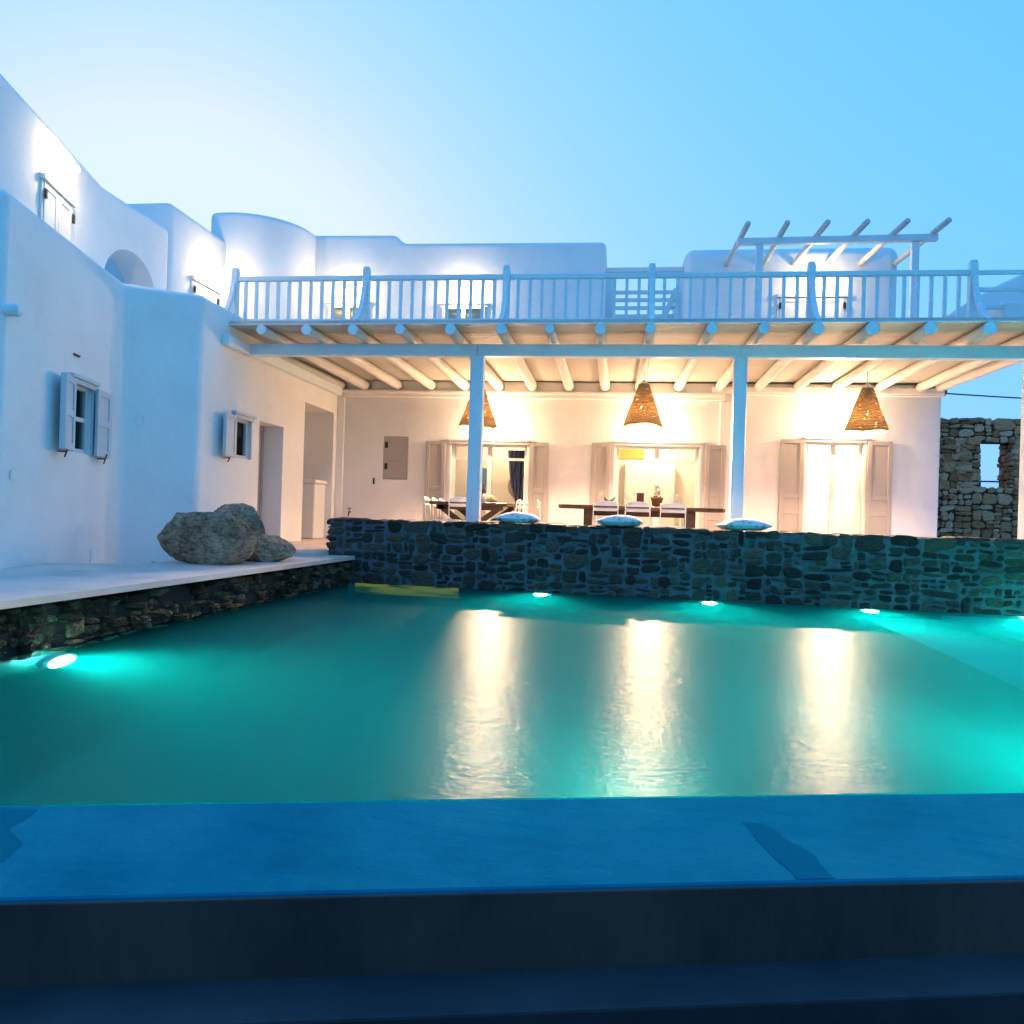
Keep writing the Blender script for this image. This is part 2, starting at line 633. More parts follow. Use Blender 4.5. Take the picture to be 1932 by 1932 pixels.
ramp(FACE, tex(FACE, 1.6, 8, stretch=(1, 1, .35), rough=.7), [(.3, (.05, .042, .04)), (.5, (.09, .07, .06)), (.7, (.14, .10, .08))])
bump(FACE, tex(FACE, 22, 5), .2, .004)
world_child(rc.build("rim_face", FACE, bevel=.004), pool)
WET = mat("wet_cement", (.003, .115, .185), .8, .0)
def wet(pts):
    q = MB()
    out = []
    for i, (x, y) in enumerate(pts):
        x2, y2 = pts[(i + 1) % len(pts)]
        for k in range(6):
            t = k / 6
            xx, yy = x + (x2 - x) * t, y + (y2 - y) * t
            out.append((xx + .022 * noise.noise(Vector((xx * 9, yy * 9, 1))), yy + .022 * noise.noise(Vector((xx * 9, yy * 9, 5)))))
    def zr(x, y):
        f = max(0, (y - rim_o(x)) / (rim_i(x) - rim_o(x)))
        return WZ - .016 + .015 * f + .0016
    n = len(out)
    out = [(x, max(y, rim_o(x) + .015)) for x, y in out]
    q.add([(x, y, zr(x, y)) for x, y in out], [tuple(range(n))])
    world_child(q.build("wet_patch", WET), pool)
wet([(.465, 2.70), (.545, 2.69), (.63, 2.50), (.66, 2.33), (.555, 2.31), (.49, 2.50)])
wet([(-1.98, 2.29), (-1.82, 2.335), (-1.80, 2.20), (-1.68, 2.10), (-1.66, 1.99), (-1.76, 1.90), (-2.4, 1.80), (-2.5, 2.10)])
st = MB()
def steps_poly(x0, xe, y1):
    return [(x0, rim_i(x0) + 1.2), (xe, rim_i(xe) + 1.2), (xe, far_y(xe) - .01), (x0, far_y(x0) - .01)]
for x0, zt in ((3.0, -1.10), (3.9, -.74)):
    st.prism(steps_poly(x0, XR - .01, 0), FL + .002 * (x0 - 2.5), zt)
world_child(st.build("pool_steps", POOLP), pool)

# water: closed body just inside the shell
e = .004
wt = MB()
wpoly = [(pl[0][0] + e, pl[0][1] + .001), (pl[1][0] - e, pl[1][1] + .001), (pl[2][0] - e, pl[2][1] - e), (pl[3][0] + e, pl[3][1] - e)]
wt.prism(wpoly, FL + e, WZ)
tag(wt.build("pool_water", WATER), kind="structure")

# catch basin in front of the rim, with its ledge and an added near wall
bs = thing("overflow_basin", "dark cement overflow basin below the pool rim in the foreground", "basin", (0, 1, -.95))
lg = MB()
lg.add([(xa, rim_o(xa) - .002, -.67), (xb, rim_o(xb) - .002, -.67), (xb, rim_o(xb) - .19, -.675), (xa, rim_o(xa) - .19, -.675),
        (xa, rim_o(xa) - .002, -1.2), (xb, rim_o(xb) - .002, -1.2), (xb, rim_o(xb) - .19, -1.2), (xa, rim_o(xa) - .19, -1.2)],
       [(0, 1, 2, 3), (4, 5, 6, 7), (0, 1, 5, 4), (2, 3, 7, 6), (1, 2, 6, 5), (0, 3, 7, 4)])
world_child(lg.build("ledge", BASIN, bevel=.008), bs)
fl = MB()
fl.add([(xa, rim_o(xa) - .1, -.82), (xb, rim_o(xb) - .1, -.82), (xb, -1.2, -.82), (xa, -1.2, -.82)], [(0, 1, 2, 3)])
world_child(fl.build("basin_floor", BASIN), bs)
nw = MB().box(xa, xb, -1.6, -1.2, -2.2, 1.0)  # unseen wall added behind the camera to keep sky light off the rim face
world_child(nw.build("sky_blocking_wall", BASIN, bevel=.02), bs)

# ------------------------------------------------------------------ deck and terrace
dk = MB()
NY, NX = 40, 22
vs = []
for j in range(NY + 1):
    y = -1.6 + (10.7 + 1.6) * j / NY
    for i in range(NX + 1):
        t = i / NX
        x = -9.5 + (edge_x(y) + 9.5) * t
        z = -.12 - .22 * math.exp(-((x + 6.14) ** 2 + (y - 8.95) ** 2) / .81)
        vs.append((x, y, z))
fs = [(j * (NX + 1) + i, j * (NX + 1) + i + 1, (j + 1) * (NX + 1) + i + 1, (j + 1) * (NX + 1) + i) for j in range(NY) for i in range(NX)]
dk.add(vs, fs)
o = dk.build("pool_deck", DECK)
sl = o.modifiers.new("slab", 'SOLIDIFY')
sl.thickness = .05
sl.offset = -1
tag(o, kind="structure")
tf = MB()
tf.prism([(-5.49, 9.6), (-3.90, 9.95), (-3.88, 10.5), (14, 9.4), (14, 26), (-7, 26), (-7, 15), (-7, 12.9), (-5.49, 12.9)], -.4, -.012)
tag(tf.build("terrace_floor", DECK, bevel=.01), kind="structure")

# ------------------------------------------------------------------ stone walls
def stone_poly(mb, P, w, h, dep, mi, rnd):
    """one rounded stone: P(s, z, n) maps wall coordinates to space"""
    n = 16
    ph = rnd.uniform(0, 6.28)
    pw = rnd.choice((2.3, 3, 4, 6, 9))
    k1, k2 = rnd.uniform(.03, .13), rnd.uniform(.02, .08)
    rj = [rnd.uniform(-.085, .085) for _ in range(n)]
    def ring(sc, d, jit):
        out = []
        for i in range(n):
            a = 2 * math.pi * i / n
            c, s_ = math.cos(a), math.sin(a)
            rr = (abs(c) ** pw + abs(s_) ** pw) ** (-1 / pw)
            rr *= sc * (1 + k1 * math.sin(2 * a + ph) + k2 * math.sin(3 * a + 2 * ph) + rj[i])
            out.append(P(c * rr * w / 2, s_ * rr * h / 2, d + rnd.uniform(-jit, jit)))
        return out
    k = n
    vs = ring(1.0, -.01, 0) + ring(.97, dep * .6, dep * .15) + ring(.8, dep, dep * .18) + ring(.4, dep * 1.08, dep * .2) + [P(0, 0, dep * 1.05)]
    fs = []
    for r in range(3):
        for i in range(k):
            j = (i + 1) % k
            fs.append((r * k + i, r * k + j, (r + 1) * k + j, (r + 1) * k + i))
    for i in range(k):
        fs.append((3 * k + i, 3 * k + (i + 1) % k, 4 * k))
    mb.tone = rnd.random()
    mb.add(vs, fs, mi)

def stones(mb, fr, s0, s1, z0, z1, rnd, hmin=.09, hmax=.2, gap=.022, dep=.035, skip=None, n0=0, mi=1, wmin=.13, wmax=.42, fill=1.0):
    """rubble: the face is split again and again into unequal pieces, so no course runs through"""
    cells = []
    def split(a, b, c, d):
        w, h = b - a, d - c
        tw, th = rnd.uniform(wmin, wmax) * 1.25, rnd.uniform(hmin, hmax) * 1.25
        if w <= tw and h <= th:
            cells.append((a, b, c, d))
            return
        if (w / tw) > (h / th) * rnd.uniform(.7, 1.3) and w > 2 * wmin * .7:
            f = a + w * rnd.uniform(.34, .66)
            split(a, f, c, d); split(f, b, c, d)
        elif h > 2 * hmin * .7:
            f = c + h * rnd.uniform(.34, .66)
            split(a, b, c, f); split(a, b, f, d)
        else:
            cells.append((a, b, c, d))
    x = s0
    while x < s1 - .05:
        w = rnd.uniform(.7, 1.3)
        if x + w > s1 - .4:
            w = s1 - x
        split(x, x + w, z0, z1)
        x += w
    for a, b, c, d in cells:
        w, h = b - a, d - c
        cs, cz = (a + b) / 2 + rnd.uniform(-.014, .014), (c + d) / 2 + rnd.uniform(-.012, .012)
        if skip and skip(cs, cz, w, h):
            continue
        ww, h2 = w - gap * rnd.uniform(.2, 1.9), h - gap * rnd.uniform(.2, 1.7)
        if ww < .035 or h2 < .022:
            continue
        tl = rnd.uniform(-.13, .13)
        def P(u, v, q, cs=cs, cz=cz, tl=tl):
            return fr.at(cs + u - v * tl, n0 + q, cz + v + u * tl)
        stone_poly(mb, P, ww, h2, dep * rnd.uniform(.35, 1.4), mi, rnd)

rnd = random.Random(3)
# pool back wall
fr = Frame((-3.905, far_y(-3.905)), (9.0, far_y(9.0)))
TH, TOP = .52, .45
pw_ = MB()
fr.box(pw_, .03, fr.len, -TH, -.0, -.46, TOP - .03, 0)
fr.box(pw_, fr.len * .031, fr.len, -TH, 0, -1.9, -.46, 0)
stones(pw_, fr, 0, fr.len, -.5, TOP, rnd, hmin=.055, hmax=.22, gap=.024, dep=.026, n0=-.004, wmin=.08, wmax=.40)
fe = Frame((fr.at(0, -TH, 0)[0], fr.at(0, -TH, 0)[1]), (fr.at(0, 0, 0)[0], fr.at(0, 0, 0)[1]))
stones(pw_, fe, -.02, TH, -.2, TOP, rnd, hmin=.10, hmax=.2, gap=.03, dep=.05, n0=-.02)
s = 0                                   # coping stones
while s < fr.len:
    w = rnd.uniform(.2, .5)
    for k in range(2):
        cs, cn = s + w / 2, -TH * (.25 + .5 * k)
        top = TOP - .045 + rnd.uniform(-.012, .016)
        def P(a, b, d, cs=cs, cn=cn, top=top):
            return fr.at(cs + a, cn + b, top + d)
        stone_poly(pw_, P, w - .012, TH / 2 + .02, .035, 1, rnd)
    s += w
o = pw_.build("pool_back_wall", [MORTAR, STONE], smooth=False)
tag(o, "dark rubble stone wall with grey mortar standing along the back of the pool", "stone wall")

# lit slot below the waterline in the back wall
sw = MB()
fr.box(sw, .43, 1.89, .004, .03, WZ - .85, WZ - .012)
SLOT = emis("olive_lit_slot", (.80, .62, .05), .22, (.4, .35, .1))
_n, _l, _b = nodes(SLOT)
ramp(SLOT, tex(SLOT, 2.2, 3), [(.40, (.03, .05, .01)), (.52, (.75, .55, .03))], "Emission Color")
tag(sw.build("underwater_window", SLOT), "olive yellow lit slot at the waterline near the left corner of the pool", "window")

# deck edge facing the pool
fr2 = Frame((px(-1), -1), (px(10.5), 10.5))      # direction along +y: its normal points to +x
ew = MB()
fr2.box(ew, 2.3, fr2.len, -.4, -.01, -1.9, -.175, 0)
stones(ew, fr2, 2.4, fr2.len - .1, -.62, -.15, rnd, hmin=.045, hmax=.15, gap=.003, dep=.07, n0=-.045, wmin=.06, wmax=.32)
o = ew.build("deck_edge_wall", [GAP, STONE2])
tag(o, "low brown rubble wall under the pale deck along the left side of the pool", "stone wall")

# ruined wall beyond the terrace
fr3 = Frame((6.6, 20), (12.6, 20))
ox0, ox1, oz0, oz1 = 8.66 - 6.6, 9.36 - 6.6, 1.56, 2.62
rw = MB()
for a, b, c, d in ((0, ox0 - .03, -.2, 3.13), (ox1 + .03, 6, -.2, 3.13), (ox0 - .03, ox1 + .03, -.2, oz0 - .03), (ox0 - .03, ox1 + .03, oz1 + .03, 3.13)):
    fr3.box(rw, a, b, -.7, 0, c, d, 0)
def sk(cs, cz, w, h):
    return cs + w * .35 > ox0 and cs - w * .35 < ox1 and cz + h * .35 > oz0 and cz - h * .35 < oz1
stones(rw, fr3, 0, 6, -.2, 3.2, rnd, hmin=.10, hmax=.30, gap=.010, dep=.075, skip=sk, n0=-.02, wmin=.14, wmax=.5)
stones(rw, fr3, .9, ox0 - .01, oz0 - .1, oz1 + .1, rnd, hmin=.10, hmax=.26, gap=.01, dep=.08, n0=-.02, wmin=.14, wmax=.45)
stones(rw, fr3, ox1 + .01, ox1 + .9, oz0 - .1, oz1 + .1, rnd, hmin=.10, hmax=.26, gap=.01, dep=.08, n0=-.02, wmin=.14, wmax=.45)
fj = Frame((6.6 + ox1 + .03, 20.7), (6.6 + ox1 + .03, 20))
fj.n = Vector((-1, 0, 0))
stones(rw, fj, 0, .72, oz0, oz1, rnd, hmin=.10, hmax=.22, gap=.01, dep=.06, n0=-.02)
fj = Frame((6.6 + ox0 - .03, 20), (6.6 + ox0 - .03, 20.7))
stones(rw, fj, 0, .72, oz0, oz1, rnd, hmin=.10, hmax=.22, gap=.01, dep=.06, n0=-.02)
s = 0
while s < 6:
    w = rnd.uniform(.25, .6)
    cs, top = s + w / 2, 3.08 + rnd.uniform(-.03, .05)
    def P(a, b, d, cs=cs, top=top):
        return fr3.at(cs + a, -.32 + b, top + d)
    stone_poly(rw, P, w - .01, .74, .09, 1, rnd)
    s += w
o = rw.build("ruined_stone_wall", [GAP, STONE3])
tag(o, "brown dry stone wall with a square see-through opening beyond the right end of the house", "stone wall")
hr = thing("metal_handrail", "thin dark handrail seen through the opening in the brown stone wall", "railing", (9, 23, 0))
world_child(MB().tube([(7.5, 23, 1.86), (13.5, 23, 1.86)], .022).build("top_bar", IRON), hr)
for x in (9.95, 11.6, 13.2):
    world_child(MB().tube([(x, 23, -.1), (x, 23, 1.86)], .03).build("upright", IRON), hr)

# ------------------------------------------------------------------ villa
villa = thing("white_villa", "white plastered island villa with rounded parapets, tower and lower terrace front", "house", (0, 15, 0))
def vp(o):
    return world_child(o, villa)

# left wing, lower storey
A0, A1, C1 = (-5.47, 6.37), (-6.22, 9.22), (-5.48, 9.78)
FA = Frame(A0, A1)                   # s grows away from the camera, n faces the pool
FB = Frame(C1, (-5.48, 15.0))
FC = Frame(A1, C1)
cuts = [FA.cut(1.42, 2.0, 1.10, 1.86, .13),
        FB.cut(10.72 - 9.78, 11.25 - 9.78, 1.27, 1.86, .13),
        FB.cut(11.56 - 9.78, 12.45 - 9.78, -.2, 1.90, .42),
        FB.cut(13.33 - 9.78, 14.78 - 9.78, -.2, 2.45, 1.3)]
vp(solid("left_wing_wall", [A0, A1, C1, (-5.48, 15.1), (-9.8, 15.1), (-9.8, 5.2)], -.6, 3.36, PLASTER, None, .085, cuts))
# left wing, upper storey: long wall with an arch, and a taller block
def arch_cut(y0, y1, zs, zt, x0, x1):
    r = (y1 - y0) / 2
    yc = (y0 + y1) / 2
    pts = [(y0, 3.37), (y1, 3.37)] + [(yc + r * math.cos(a * math.pi / 16), zs + (zt - zs) * math.sin(a * math.pi / 16)) for a in range(17)]
    n = len(pts)
    v = [(x0, y, z) for y, z in pts] + [(x1, y, z) for y, z in pts]
    f = [tuple(range(n)), tuple(range(2 * n - 1, n - 1, -1))] + [(i, (i + 1) % n, n + (i + 1) % n, n + i) for i in range(n)]
    return v, f
court = MB().box(-9.9, -8.25, 9.6, 12.45, 3.37, 6)
ac = arch_cut(10.92, 12.36, 3.85, 4.58, -7.0, -9.0)
E0, E1 = (-6.2, 5.6), (-7.75, 10.94)
vp(solid("upper_left_wall", [E0, E1, (-7.75, 12.72), (-10.6, 12.72), (-10.6, 4.6)], 3.3, 5.33, PLASTER, None, .12, [ac, (court.v, court.f)]))
vp(solid("upper_left_block", [(-7.752, 12.70), (-7.75, 15.0), (-9.8, 15.0), (-8.75, 12.70)], 3.3, 5.82, PLASTER, None, .12))
# round tower
tc, tr = (-7.79, 15.98), 1.344
arc = [(tc[0] + tr * math.cos(R(a)), tc[1] + tr * math.sin(R(a))) for a in range(-105, 1, 5)]
vp(solid("round_tower", [(-8.13, 18)] + arc + [(-6.45, 18)], 3.0, 6.40, PLASTER, None, .11))
# main upper storey (outline in x,z swept back)
vp(solid("upper_wall", [(-6.6, 3.0), (-.30, 3.0), (-.30, 6.165), (-4.56, 6.20), (-4.70, 6.38), (-6.6, 6.40)], 16.0, 20.0, PLASTER, None, .11, axis='y'))
vp(solid("rear_wall", [(-2, 17.2), (-.12, 17.2), (-.12, 20), (-2, 20)], 3.0, 5.98, PLASTER, None, .11))
# ground floor front
FF = Frame((-5.48, 15), (5.80, 15))
def fx(x): return x + 5.48
D1, D2, D3 = (-3.16, -1.68, 1.93), (.02, 1.56, 1.95), (3.49, 4.49, 2.08)
cuts = [FF.cut(fx(a), fx(b), -.2, c, .9) for a, b, c in (D1, D2, D3)]
cuts.append(FF.cut(fx(-4.535), fx(-4.025), 1.18, 2.03, .06))
vp(solid("front_wall", [(-5.6, 15), (5.80, 15), (5.80, 15.4), (-5.6, 15.4)], -.3, 3.125, PLASTER, None, .02, cuts))
vp(solid("side_wall", [(5.45, 15.402), (5.795, 15.402), (5.795, 20), (5.45, 20)], -.3, 3.125, PLASTER, None, 0))
cr = MB()
cr.box(-5.476, 2.0, 14.925, 14.998, 2.79, 2.93)
cr.box(-5.476, 2.0, 14.90, 14.998, 2.872, 2.932)
cr.box(1.75, 5.86, 14.90, 14.998, 2.935, 3.05)
cr.box(2.08, 5.83, 14.93, 14.998, 2.90, 2.935)
cr.box(5.802, 5.86, 14.90, 15.6, 2.935, 3.05)
vp(cr.build("cornice", PLASTER, bevel=.012))
for x0, x1 in ((-5.478, -5.33), (1.91, 2.09)):
    vp(MB().box(x0, x1, 14.945, 14.997, 0, 2.785).build("pilaster", PLASTER, bevel=.015))
# rooms behind the front wall
rooms = MB()
def room(x0, x1, y1, z1):
    y0 = 15.42
    rooms.add([(x0, y0, .0), (x1, y0, .0), (x1, y1, .0), (x0, y1, .0), (x0, y0, z1), (x1, y0, z1), (x1, y1, z1), (x0, y1, z1)],
              [(0, 1, 2, 3), (4, 5, 6, 7), (2, 3, 7, 6), (0, 3, 7, 4), (1, 2, 6, 5)])
room(-5.2, -.85, 18.0, 2.7)
room(-.80, 2.35, 18.0, 2.7)
room(2.45, 5.4, 17.6, 2.7)
vp(rooms.build("interior_wall", INNER))
rf = MB().box(-6.6, 5.8, 15.3, 20, 3.126, 3.24)
vp(rf.build("roof_slab", PLASTER))

# the small upper house at the right
uh = thing("upper_house", "small white upper house with rounded corners behind the roof pergola", "house", (3.3, 16, 3.1))
world_child(solid("house_wall", [(1.27, 16.0), (5.36, 16.0), (5.36, 19.5), (1.27, 19.5)], 3.0, 6.01, PLASTER, None, .2, seg=6), uh)
# sloping white roof at the far right
nb = solid("sloped_parapet", [(4.30, 3.2), (4.44, 3.45), (4.61, 3.57), (4.86, 3.745), (5.24, 3.98), (5.57, 4.14), (5.84, 4.25), (5.84, 3.2)],
           11.75, 12.0, PLASTER, None, .04, axis='y')
tag(nb, "white parapet with a curved sloping top at the right edge behind the railing", "parapet")
bl = solid("parapet_block", [(4.97, 10.97), (5.84, 10.97), (5.84, 11.6), (4.97, 11.6)], 3.18, 3.55, PLASTER, None, .05)
tag(bl, "low white parapet block on the roof deck at the right edge", "parapet")

# ------------------------------------------------------------------ windows, doors, shutters
def leaf(mb, fr, s0, s1, z0, z1, n0, t=.035, rails=(.52,), swing=0.0, hinge=None, fmi=0):
    """a panelled shutter leaf; swing turns it about the hinge line"""
    st_ = .075
    def put(a, b, n_, n2, c, d):
        v = []
        for z in (c, d):
            for n in (n_, n2):
                for s in (a, b):
                    if swing:
                        ds = s - hinge
                        s_ = hinge + ds * math.cos(swing)
                        nn = n + abs(ds) * math.sin(swing)
                        v.append(fr.at(s_, nn, z))
                    else:
                        v.append(fr.at(s, n, z))
        mb.add(v, [(0, 2, 3, 1), (4, 5, 7, 6), (0, 1, 5, 4), (2, 6, 7, 3), (0, 4, 6, 2), (1, 3, 7, 5)], fmi)
    put(s0, s0 + st_, n0, n0 + t, z0, z1)
    put(s1 - st_, s1, n0, n0 + t, z0, z1)
    zs = [z0] + [z0 + (z1 - z0) * r for r in rails] + [z1]
    for i, z in enumerate(zs):
        a = z if i == 0 else (z - st_ if i == len(zs) - 1 else z - st_ / 2)
        put(s0 + st_, s1 - st_, n0 + .001, n0 + t - .001, a, a + st_)
    put(s0 + st_ - .004, s1 - st_ + .004, n0 + .006, n0 + t - .016, z0 + .02, z1 - .02)

def hook(mb, fr, s, n, z, mi=1):
    mb.tube([fr.at(s, 0, z), fr.at(s, n, z)], .008, 6, mi)
    mb.bar(fr.at(s - .05, n, z - .06), fr.at(s + .05, n, z + .06), .014, .014, mi)

def glazed(name, fr, s0, s1, z0, z1, depth, fmat, mull=True, transom=None, panel=None, fw_=.06, lintel=True, pane_mat=GLASS, jamb=True):
    f = MB()
    n0, n1 = -depth, -depth + .06
    fr.box(f, s0 + .002, s0 + fw_, n0, n1, z0, z1 - .002)
    fr.box(f, s1 - fw_, s1 - .002, n0, n1, z0, z1 - .002)
    fr.box(f, s0 + fw_, s1 - fw_, n0, n1, z1 - fw_ - .002, z1 - .002)
    bot = panel if panel else fw_
    fr.box(f, s0 + fw_, s1 - fw_, n0 + .004, n1 - .004, z0, z0 + bot)
    mid = (s0 + s1) / 2
    xs = [s0 + fw_, s1 - fw_]
    if mull:
        fr.box(f, mid - fw_ * .75, mid + fw_ * .75, n0 - .002, n1 + .002, z0 + .01, z1 - fw_)
        xs = [s0 + fw_, mid - fw_ * .75, mid + fw_ * .75, s1 - fw_]
    zs = [z0 + bot, z1 - fw_]
    if transom:
        for i in range(0, len(xs), 2):
            fr.box(f, xs[i], xs[i + 1], n0 + .006, n1 - .006, transom - .025, transom + .025)
        zs = [z0 + bot, transom - .025, transom + .025, z1 - fw_]
    if lintel:
        fr.box(f, s0 - .07, s1 + .07, .001, .075, z1 + .035, z1 + .075)
        fr.box(f, s0 - .045, s1 + .045, .001, .05, z1 - .02, z1 + .035)
        fr.box(f, s0 - .05, s0 - .001, .001, .02, z0, z1 - .02)
        fr.box(f, s1 + .001, s1 + .05, .001, .02, z0, z1 - .02)
    ob = f.build(name, fmat, bevel=.006)
    for i in range(0, len(xs), 2):
        for j in range(0, len(zs), 2):
            p = MB()
            fr.box(p, xs[i] - .004, xs[i + 1] + .004, n0 + .025, n0 + .031, zs[j] - .004, zs[j + 1] + .004)
            p.build("pane", pane_mat, ob)
    return ob

def shutter(fr, s0, s1, z0, z1, parent, m_, rails=(.45,), swing=0., hinge=None, n0=.02, hooks=True, t=.035):
    b = MB()
    leaf(b, fr, s0, s1, z0, z1, n0, t, rails=rails, swing=swing, hinge=hinge)
    if hooks:
        hook(b, fr, (s0 + s1) / 2, .09, z0 - .02)
    o = b.build("shutter", [m_, IRON], bevel=.005)
    o.parent = parent
    return o

# the three terrace doors
d1 = vp(glazed("french_door", FF, fx(D1[0]), fx(D1[1]), 0, D1[2], .16, WHITEP, True, 1.63, .25))
shutter(FF, fx(-3.66), fx(-3.27), .02, 1.955, d1, SHUT, (.30, .52))
shutter(FF, fx(-1.62), fx(-1.26), .02, 1.955, d1, SHUT, (.30, .52))
d2 = vp(glazed("french_door", FF, fx(D2[0]), fx(D2[1]), 0, D2[2], .16, WHITEP, True, 1.65, .25))
shutter(FF, fx(-.44), fx(-.09), .02, 1.97, d2, SHUT, (.30, .52))
shutter(FF, fx(1.67), fx(2.03), .02, 1.96, d2, SHUT, (.30, .52), n0=.065)
d3 = vp(glazed("french_door", FF, fx(D3[0]), fx(D3[1]), 0, D3[2], .16, WHITEP, True, None, .34))
shutter(FF, fx(3.02), fx(3.44), .02, 2.10, d3, SHUT, (.36, .50))
shutter(FF, fx(4.55), fx(4.98), .02, 2.09, d3, SHUT, (.36, .50))
cb = MB()
leaf(cb, FF, fx(-4.53), fx(-4.03), 1.185, 2.025, -.05, .04, (.48,))
FF.box(cb, fx(-4.50), fx(-4.44), -.012, 0, 1.80, 1.92, 1)
FF.box(cb, fx(-4.50), fx(-4.44), -.012, 0, 1.38, 1.50, 1)
vp(cb.build("wall_cupboard", [SHUT, IRON], bevel=.004))

# windows of the left wing
w = vp(glazed("casement_window", FA, 1.42, 2.0, 1.10, 1.86, .095, SHUTB, False, 1.48, None, .05))
shutter(FA, .98, 1.38, 1.10, 1.875, w, SHUTB, (.5,), swing=R(9), hinge=1.38, n0=.03, t=.06)
shutter(FA, 2.02, 2.44, 1.09, 1.865, w, SHUTB, (.5,), n0=.04)
w = vp(glazed("casement_window", FB, .94, 1.47, 1.27, 1.86, .095, SHUTB, False, None, None, .05))
shutter(FB, .47, .90, 1.26, 1.86, w, SHUTB, (), swing=R(8), hinge=.90, n0=.03, t=.05)
BROWN = mat("brown_curtain", (.42, .22, .10), .9, .1)
for f_, a, b, c, d in ((FA, 1.43, 1.99, 1.11, 1.85), (FB, .95, 1.24, 1.28, 1.85)):
    q = MB()
    f_.box(q, a, b, -.127, -.118, c, d)
    vp(q.build("window_curtain", BROWN))
dr = MB()
FB.box(dr, 1.785, 1.85, -.40, -.33, 0, 1.89)
FB.box(dr, 2.60, 2.665, -.40, -.33, 0, 1.89)
FB.box(dr, 1.85, 2.60, -.40, -.33, 1.82, 1.89)
leaf(dr, FB, 1.855, 2.595, .01, 1.815, -.39, .04, (.42,))
FB.box(dr, 1.90, 1.93, -.35, -.30, .92, 1.06, 1)
vp(dr.build("side_door", [SHUT, IRON], bevel=.005))
# upper windows
FE = Frame(E0, E1)
ce = (Vector((-7.27, 9.3, 0)) - FE.p).dot(FE.d)
def closed_window(fr, s0, s1, z0, z1, par_fn):
    b = MB()
    fr.box(b, s0 - .06, s1 + .06, .001, .07, z1 + .01, z1 + .08)
    fr.box(b, s0 - .05, s0, .001, .03, z0, z1)
    fr.box(b, s1, s1 + .05, .001, .03, z0, z1)
    o = par_fn(b.build("shuttered_window", WHITEP, bevel=.005))
    mid = (s0 + s1) / 2
    for a, c, hk in ((s0, mid - .004, s0), (mid + .004, s1, s1)):
        l = MB()
        leaf(l, fr, a + .002, c - .002, z0, z1 - .002, .012, .03, (.52,))
        fr.box(l, hk - .025, hk + .025, .045, .07, z1 - .22, z1 - .10, 1)
        l.build("shutter", [WHITEP, IRON], o, bevel=.004)
    return o
closed_window(FE, ce - .43, ce + .43, 3.42, 4.53, vp)
FG = Frame((-7.75, 12.7), (-7.75, 15.0))
closed_window(FG, .75, 1.6, 3.42, 4.66, vp)
FU = Frame((-6.6, 16.0), (-.3, 16.0))
vp(glazed("casement_window", FU, .50, 1.35, 3.4, 4.88, -.005, WHITEP, True, None, None, .06))
vp(glazed("casement_window", FU, 2.95, 3.86, 3.4, 4.84, -.005, WHITEP, True, None, None, .06))
BLIND = mat("tan_blind", (.78, .68, .50), .9, .1)
for a, b, c in ((.52, 1.33, 4.86), (2.97, 3.84, 4.82)):
    bb = MB()
    FU.box(bb, a, b, .001, .004, 3.4, c)
    vp(bb.build("window_blind", BLIND))
FH = Frame((1.27, 16.0), (5.36, 16.0))
closed_window(FH, 3.13 - 1.27, 4.34 - 1.27, 3.3, 4.98, lambda o: world_child(o, uh))

# ------------------------------------------------------------------ veranda roof
ver = thing("veranda_roof", "blue grey timber veranda roof on posts with round rafters over the terrace", "veranda", (0, 12.5, 0))
def ch(o): return world_child(o, ver)
def zb(x): return 3.138 + .003 * x
bd = MB()
y = 10.49
while y < 15.0:
    d = min(.098, 15.0 - y)
    bd.add([(x, yy, zb(x) + dz) for dz in (0, .03) for yy in (y, y + d - .010) for x in (-5.72, 5.86)],
           [(0, 2, 3, 1), (4, 5, 7, 6), (0, 1, 5, 4), (2, 6, 7, 3), (0, 4, 6, 2), (1, 3, 7, 5)])
    y += .098
ch(bd.build("ceiling_boards", BOARD))
cv = MB().add([(x, yy, zb(x) + dz) for dz in (.032, .06) for yy in (10.5, 15.29) for x in (-5.47, 5.86)],
              [(0, 2, 3, 1), (4, 5, 7, 6), (0, 1, 5, 4), (2, 6, 7, 3), (0, 4, 6, 2), (1, 3, 7, 5)])
ch(cv.build("roof_screed", DECK))
ed = MB().add([(x, yy, zb(x) + dz) for dz in (-.004, .012) for yy in (10.462, 10.488) for x in (-5.72, 5.86)],
              [(0, 2, 3, 1), (4, 5, 7, 6), (0, 1, 5, 4), (2, 6, 7, 3), (0, 4, 6, 2), (1, 3, 7, 5)])
ch(ed.build("edge_board", PAINT))
bmz0, bmz1 = 2.785, 2.955
for x0, x1 in ((-5.62, -1.975), (-1.972, 1.655), (1.658, 5.34), (5.343, 5.9)):
    q = MB()
    dz = lambda x: -.0012 * x
    q.add([(x, yy, z + dz(x)) for z in (bmz0, bmz1) for yy in (10.92, 11.08) for x in (x0, x1)],
          [(0, 2, 3, 1), (4, 5, 7, 6), (0, 1, 5, 4), (2, 6, 7, 3), (0, 4, 6, 2), (1, 3, 7, 5)])
    ch(q.build("front_beam", PAINT, bevel=.012))
sb = MB().box(-5.476, -5.36, 10.3, 14.89, 2.80, 2.955)
ch(sb.build("wall_beam", PAINT, bevel=.012))
fronts = [-5.62, -4.974, -4.314, -3.646, -2.968, -2.27, -1.575, -.913, -.245, .413, 1.199, 1.856, 2.524, 3.192, 3.89, 4.596, 5.30, 5.75]
backs = [-5.40, -4.922, -4.251, -3.58, -2.92, -2.257, -1.603, -.905, -.228, .428, 1.139, 1.891, 2.584, 3.28, 3.954, 4.713, 5.406, 5.732]
rr = random.Random(5)
